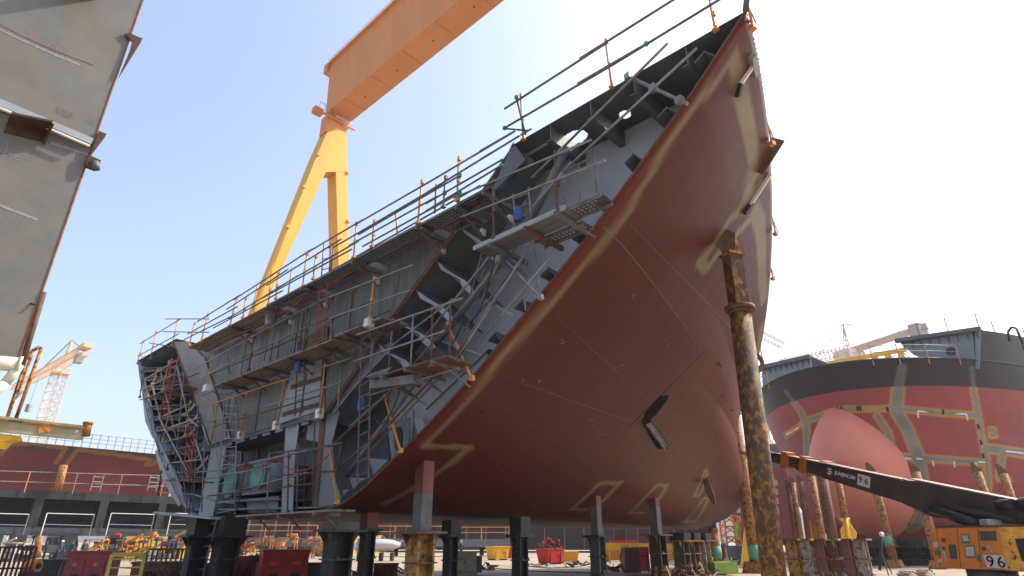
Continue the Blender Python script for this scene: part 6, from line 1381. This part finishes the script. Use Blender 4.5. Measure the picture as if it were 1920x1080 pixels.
# rows of far machines and crates in sunlight
def machine(label, px, d, w_, h, mats, seed):
    """bundle of parked yard gear: a frame, several drums, cases and bars with gaps between them"""
    rr = random.Random(seed); o = base_at(px, d); rt = thing('yard_machine', label, 'machine', o)
    for k in range(4): b = B(); x_ = -w_ / 2 + w_ * (k % 2); y_ = -.4 + .8 * (k // 2); b.box(o + V((x_, y_, h * .4)), (.07, .07, h * .8)); b.build('leg', m_dark if seed % 2 else mats[0], rt)
    b = B(); b.box(o + V((0, 0, h * .8)), (w_ + .1, .9, .07)); b.build('frame', mats[0], rt)
    for k in range(9):
        c = o + V((rr.uniform(-w_ / 2, w_ / 2), rr.uniform(-.5, .3), rr.uniform(.15, h * .95))); t = rr.random(); m_ = mats[(0, 0, 1, 2, 3, 0, 1, 2, 0)[k]]; b = B(); q = rr.uniform(.14, .34)
        if t < .45: b.box(c, (q * 2, q * 1.2, q * 1.1), rr.uniform(-.5, .5))
        elif t < .7: b.tube(c - V((q, 0, 0)), c + V((q, .1, 0)), q * .6, seg=10)
        else: b.beam(c - V((q * 2, 0, q)), c + V((q * 2, 0, q)), .12, .16)
        b.build('case', m_, rt, bevel=.02)
m_o1 = M('gear_orange', (.55, .20, .02), .6, var=.3, rust=.15, scale=5); m_o2 = M('gear_dark_orange', (.34, .10, .02), .65, var=.3, rust=.2, scale=5); m_y1 = M('gear_yellow', (.55, .33, .04), .6, var=.3, rust=.2, scale=5)
m_r1 = M('gear_red', (.36, .035, .03), .6, var=.3); m_w1 = M('gear_white', (.38, .38, .36), .6, var=.3); m_g1 = M('gear_grey', (.16, .17, .17), .6, var=.3); m_b1 = M('gear_blue', (.06, .09, .2), .7, var=.3); m_p1 = M('gear_magenta', (.25, .03, .05), .6, var=.3); m_n1 = M('gear_green', (.04, .16, .07), .6)
cols = {'orange': m_o1, 'yellow': m_y1, 'red': m_r1, 'magenta': m_p1, 'green': m_n1, 'white': m_w1, 'grey': m_g1, 'blue': m_b1}
spec = [(10, 'white', 'grey', 'orange'), (40, 'grey', 'white', 'orange'), (172, 'orange', 'yellow', 'orange'), (192, 'orange', 'grey', 'yellow'), (210, 'grey', 'red', 'orange'), (232, 'orange', 'magenta', 'orange'), (250, 'yellow', 'orange', 'orange'), (275, 'grey', 'red', 'orange'), (298, 'blue', 'grey', 'white'), (318, 'grey', 'red', 'orange'), (340, 'orange', 'yellow', 'white'), (393, 'orange', 'yellow', 'orange'), (455, 'yellow', 'orange', 'red'), (472, 'red', 'orange', 'orange'), (490, 'orange', 'yellow', 'green'), (512, 'orange', 'yellow', 'white'), (535, 'orange', 'red', 'yellow'), (572, 'red', 'white', 'orange'), (600, 'orange', 'grey', 'white')]
where = ['at the left border behind the fence', 'just left of the far workers', 'right of the silver truck', 'behind the far yellow prop', 'left of the magenta cases', 'above the dark red cabinet', 'right above the dark red cabinet', 'above the yellow stair top', 'right of the yellow stair', 'behind the rusty barred rack', 'left of the leaning ladder', 'seen through the leaning aluminium ladder', 'right of the wide dark stand', 'above the black hose coil', 'above the brown hose coil', 'above the left door of the red cabinet', 'above the right door of the red cabinet', 'right of the red cabinet', 'just left of the timber topped stand']
for i, ((px, a, c, e), wh) in enumerate(zip(spec, where)):
    machine(f'far {a} and {c} yard gear {wh}', px, 66 + (i * 7) % 11, 1.7, 1.9 + .3 * ((i * 5) % 3), (cols[a], cols[c], cols[e], cols[spec[(i + 4) % 19][2]]), i)
for i, (px, cn, wh) in enumerate(((1152, 'orange', 'behind the red welding unit'), (1262, 'yellow', 'left of the cluster of stands'), (1300, 'yellow', 'behind the cluster of stands'), (1340, 'red', 'below the forefoot'), (1385, 'grey', 'near the light blue worker'))):
    skip(f'distant {cn} steel box {wh}', px, 58 + 2 * i, 1.8, 1.2, cols[cn], .1 * i, cat='steel box', name='steel_box')
# hoses lying over the ground
for i, (lab, pts) in enumerate((('thin dark hose lying across the pale ground in front of the yellow skip', ((880, 1070), (930, 1067), (1000, 1072), (1110, 1075))), ('thin cable lying on the ground near the red lidded skip', ((985, 1062), (1030, 1066), (1085, 1063))), ('dark cable snaking on the shaded ground at the left', ((60, 1060), (110, 1064), (170, 1062), (300, 1070))))):
    b = B(); pp = [gp(*q) + V((0, 0, .03)) for q in pts]; b.path(pp, .03, 6); tag(b.build('ground_hose', m_dark), lab, 'hose')
# ------------------------------------------------------------------ haze in the air
def haze():
    m = bpy.data.materials.new('haze_air'); m.use_nodes = True; n = m.node_tree.nodes; n.remove(n['Principled BSDF']); v = n.new('ShaderNodeVolumePrincipled')
    v.inputs['Color'].default_value = (.93, .96, 1, 1); v.inputs['Density'].default_value = .00035; v.inputs['Anisotropy'].default_value = .1; m.node_tree.links.new(v.outputs[0], n['Material Output'].inputs['Volume'])
    b = B(); b.prism([(-1600, -400, -7), (1600, -400, -7), (1600, 2600, -7), (-1600, 2600, -7)], (0, 0, 107)); tag(b.build('haze', m, base=(0, 0, 0)), None, None, kind='stuff')
haze()
# ------------------------------------------------------------------ more marks, hoses and shaded gear
rr = random.Random(11)
for x, y in ((1005, 712), (980, 715), (1112, 795), (1122, 806), (1095, 800), (1310, 645), (1190, 560), (1340, 760), (1060, 640), (900, 770), (1250, 640), (1150, 690)):
    pts = [(x, y)]
    for k in range(5): pts.append((pts[-1][0] + rr.uniform(-7, 9), pts[-1][1] + rr.uniform(-6, 6)))
    seam(pts, .006, m_chalk if rr.random() < .5 else m_seam, 'chalk_scribble')
for a, c in (((1040, 590), (1300, 830)), ((1180, 420), (1395, 640)), ((905, 735), (1160, 905)), ((860, 790), (1010, 960))):
    seam(ln(a, c, 16), .008, m_seam, 'weld_seam')
for x in (455, 560, 655, 742):
    z_ = 3.4; a = cp(x, 640 - (x - 560) * .35, 0); s_ = st(a)[0]; b = B(); b.beam(W(s_, .012, 3.6 + max(0, (s_ - 14) * 0)), W(s_, .012, 7.6), .03, .012, up=DT) if 14 < s_ < 21 else b.beam(W(s_, .012, 6.4), W(s_, .012, 7.9), .03, .012, up=DT); part('plate_seam', b, m_edge)
def hose_line(label, pts, t, mat, sag=.5, r=.018):
    b = B(); q = []
    for (a, c) in zip(pts, pts[1:]):
        p0, p1 = cp(*a, t), cp(*c, t)
        for k in range(9): f = k / 8; q.append(p0.lerp(p1, f) - V((0, 0, sag * 4 * f * (1 - f))))
    b.path(q, r, 6); tag(b.build('hose', mat), label, 'hose')
hose_line('black cable sagging under the middle plank walkway', ((400, 735), (480, 700), (560, 668), (640, 640)), -.5, m_dark, .35)
hose_line('red hose looped along the top plank walkway', ((440, 622), (510, 588), (580, 545), (665, 500)), -.5, m_rlad, .25)
hose_line('black cable hanging from the aluminium edged platform down the near wing', ((930, 470), (870, 600), (760, 700), (700, 780)), -.4, m_dark, .6)
hose_line('thin red hose drooping across the lower open recess', ((410, 850), (520, 860), (620, 850)), -.3, m_rlad, .4)
hose_line('dark hose hanging in the far wing', ((300, 700), (330, 800), (340, 900)), -.6, m_dark, .5)
hose_line('grey hose strung along the pale corner plate', ((345, 665), (400, 760), (412, 880)), -.3, m_tube, .2)
for lab, px, d, w_, h, m_, rz in (('dark brown tool chest in shade between the yellow stair and ladder foot', 300, 27, 1.5, .8, m_st2, .2), ('black steel chest in shade at the foot of the dark stands', 395, 26, 1.4, .75, m_dark, -.1), ('dark maroon chest left of the black hose coil', 455, 27.5, 1.1, .95, m_p1, .1), ('dark grey chest right of the bright red cabinet', 588, 27, 1.4, .7, m_greyd, .15), ('rust brown chest on the shaded floor beside the rusty ochre stand', 725, 29, 1.0, .6, m_st2, .1), ('black chest in shade near the maroon fence', 95, 33, 1.5, .8, m_dark, .1)):
    bin_box(lab, px, d, w_, h, m_, rz)
heap('tangle of hoses and bars on the shaded floor below the far wing', 330, 26, 2.6, .9, 34, (m_dark, m_rtube, m_st2, m_tubed), 21)
heap('tangle of dark pipes and cables left of the bright red cabinet', 455, 30, 2.4, 1.1, 34, (m_dark, m_st2, m_o2, m_tubed), 22)
heap('low heap of rusty bars between the wide timber topped stand and the silver hull', 690, 34, 1.8, .5, 20, (m_st2, m_rtube, m_dark), 23)
heap('heap of clamps and bars around the cluster of stands under the forefoot', 1292, 33, 2.4, .6, 24, (m_st2, m_goldr, m_tubed), 24)
# ------------------------------------------------------------------ more poles lashed to the open end
def poles(par, items):
    for a, c, t, m in items: srail(par, a, c, t, m)
poles(w2, [((430, 700), (424, 640), -.8, m_tubed), ((520, 672), (527, 612), -.8, m_tubed), ((545, 660), (552, 600), -.85, m_tube), ((655, 622), (660, 548), -.8, m_rtube), ((380, 742), (730, 582), -.75, m_tubed), ((400, 700), (560, 632), -.88, m_rtube), ((590, 618), (700, 560), -.88, m_tubed)])
poles(w3, [((430, 748), (424, 818), -.3, m_tubed), ((490, 730), (478, 808), -.3, m_rtube), ((575, 700), (562, 780), -.3, m_tubed), ((400, 800), (600, 742), -.33, m_rtube), ((640, 690), (632, 775), -.3, m_tube), ((565, 560), (548, 690), -.5, m_rtube)])
poles(w4, [((700, 640), (694, 710), -1.0, m_tubed), ((735, 620), (728, 702), -1.0, m_tubed), ((775, 590), (770, 690), -1.05, m_tube), ((845, 560), (842, 668), -1.0, m_rtube), ((690, 742), (860, 690), -.9, m_tubed), ((720, 660), (850, 560), -.8, m_tube), ((700, 700), (800, 760), -.5, m_tubed)])
poles(w7, [((590, 790), (586, 950), -.45, m_rtube), ((560, 830), (556, 960), -.4, m_tubed), ((505, 850), (500, 965), -.45, m_tube), ((640, 830), (632, 880), -.4, m_rtube), ((655, 800), (770, 700), -.3, m_tube), ((690, 850), (850, 680), -.28, m_tubed), ((470, 870), (640, 830), -.5, m_tubed), ((380, 900), (520, 872), -.5, m_tube), ((390, 930), (600, 905), -.5, m_rtube), ((870, 620), (990, 470), -.3, m_tubed), ((900, 640), (1040, 470), -.3, m_tube), ((830, 640), (900, 665), -.3, m_tube), ((905, 560), (960, 590), -.3, m_tube), ((860, 700), (880, 600), -.3, m_tubed)])
poles(w9, [((268, 700), (300, 850), -.7, m_tubed), ((300, 690), (330, 820), -.7, m_tube), ((320, 690), (300, 830), -.6, m_tubed), ((345, 700), (330, 860), -.6, m_tube), ((285, 790), (360, 770), -.7, m_tubed), ((290, 810), (375, 790), -.7, m_tube), ((295, 850), (390, 830), -.7, m_tubed), ((300, 870), (395, 860), -.7, m_tube), ((310, 900), (400, 905), -.6, m_rtube), ((372, 760), (362, 960), -.6, m_tubed), ((385, 800), (378, 960), -.6, m_tube), ((335, 830), (352, 960), -.6, m_tubed), ((318, 720), (372, 700), -.7, m_rtube), ((262, 750), (345, 725), -.7, m_rtube)])
poles(w1, [((600, 520), (900, 348), -.5, m_tubed), ((420, 625), (600, 530), -.5, m_tubed), ((745, 440), (742, 398), -.85, m_org), ((815, 400), (818, 345), -.85, m_tubed), ((620, 508), (626, 458), -.85, m_tubed), ((540, 552), (548, 500), -.85, m_org), ((475, 586), (482, 535), -.85, m_org)])
ladder('thin grey ladder near the left end of the aluminium edged platform', (905, 470), (880, 560), (917, 474), (893, 563), -.3, m_tubed)
ladder('rusty ladder standing in the recess beside the brown edged column', (560, 800), (556, 950), (574, 798), (570, 948), .2, m_rtube)
for lab, px, d, w_, n_, sd_ in (('small heap of hoses at the foot of the rusty ochre stand', 752, 36, 1.4, 18, 31), ('scattered bars and timber behind the cream cabinet', 905, 40, 1.6, 18, 32), ('loose bars lying left of the grey green slim post stand', 1085, 44, 2.0, 22, 33), ('coils and bars lying beside the tall red welding unit', 1150, 38, 1.3, 22, 34), ('scrap bars on the pale ground below the orange lift boom', 1540, 40, 3.0, 26, 35), ('heap of orange and brown gear under the distant pink ship', 1400, 52, 2.4, 24, 36)):
    heap(lab, px, d, w_, .5, n_, (m_st2, m_rtube, m_dark, m_o2, m_tubed), sd_)
#@@NEXT
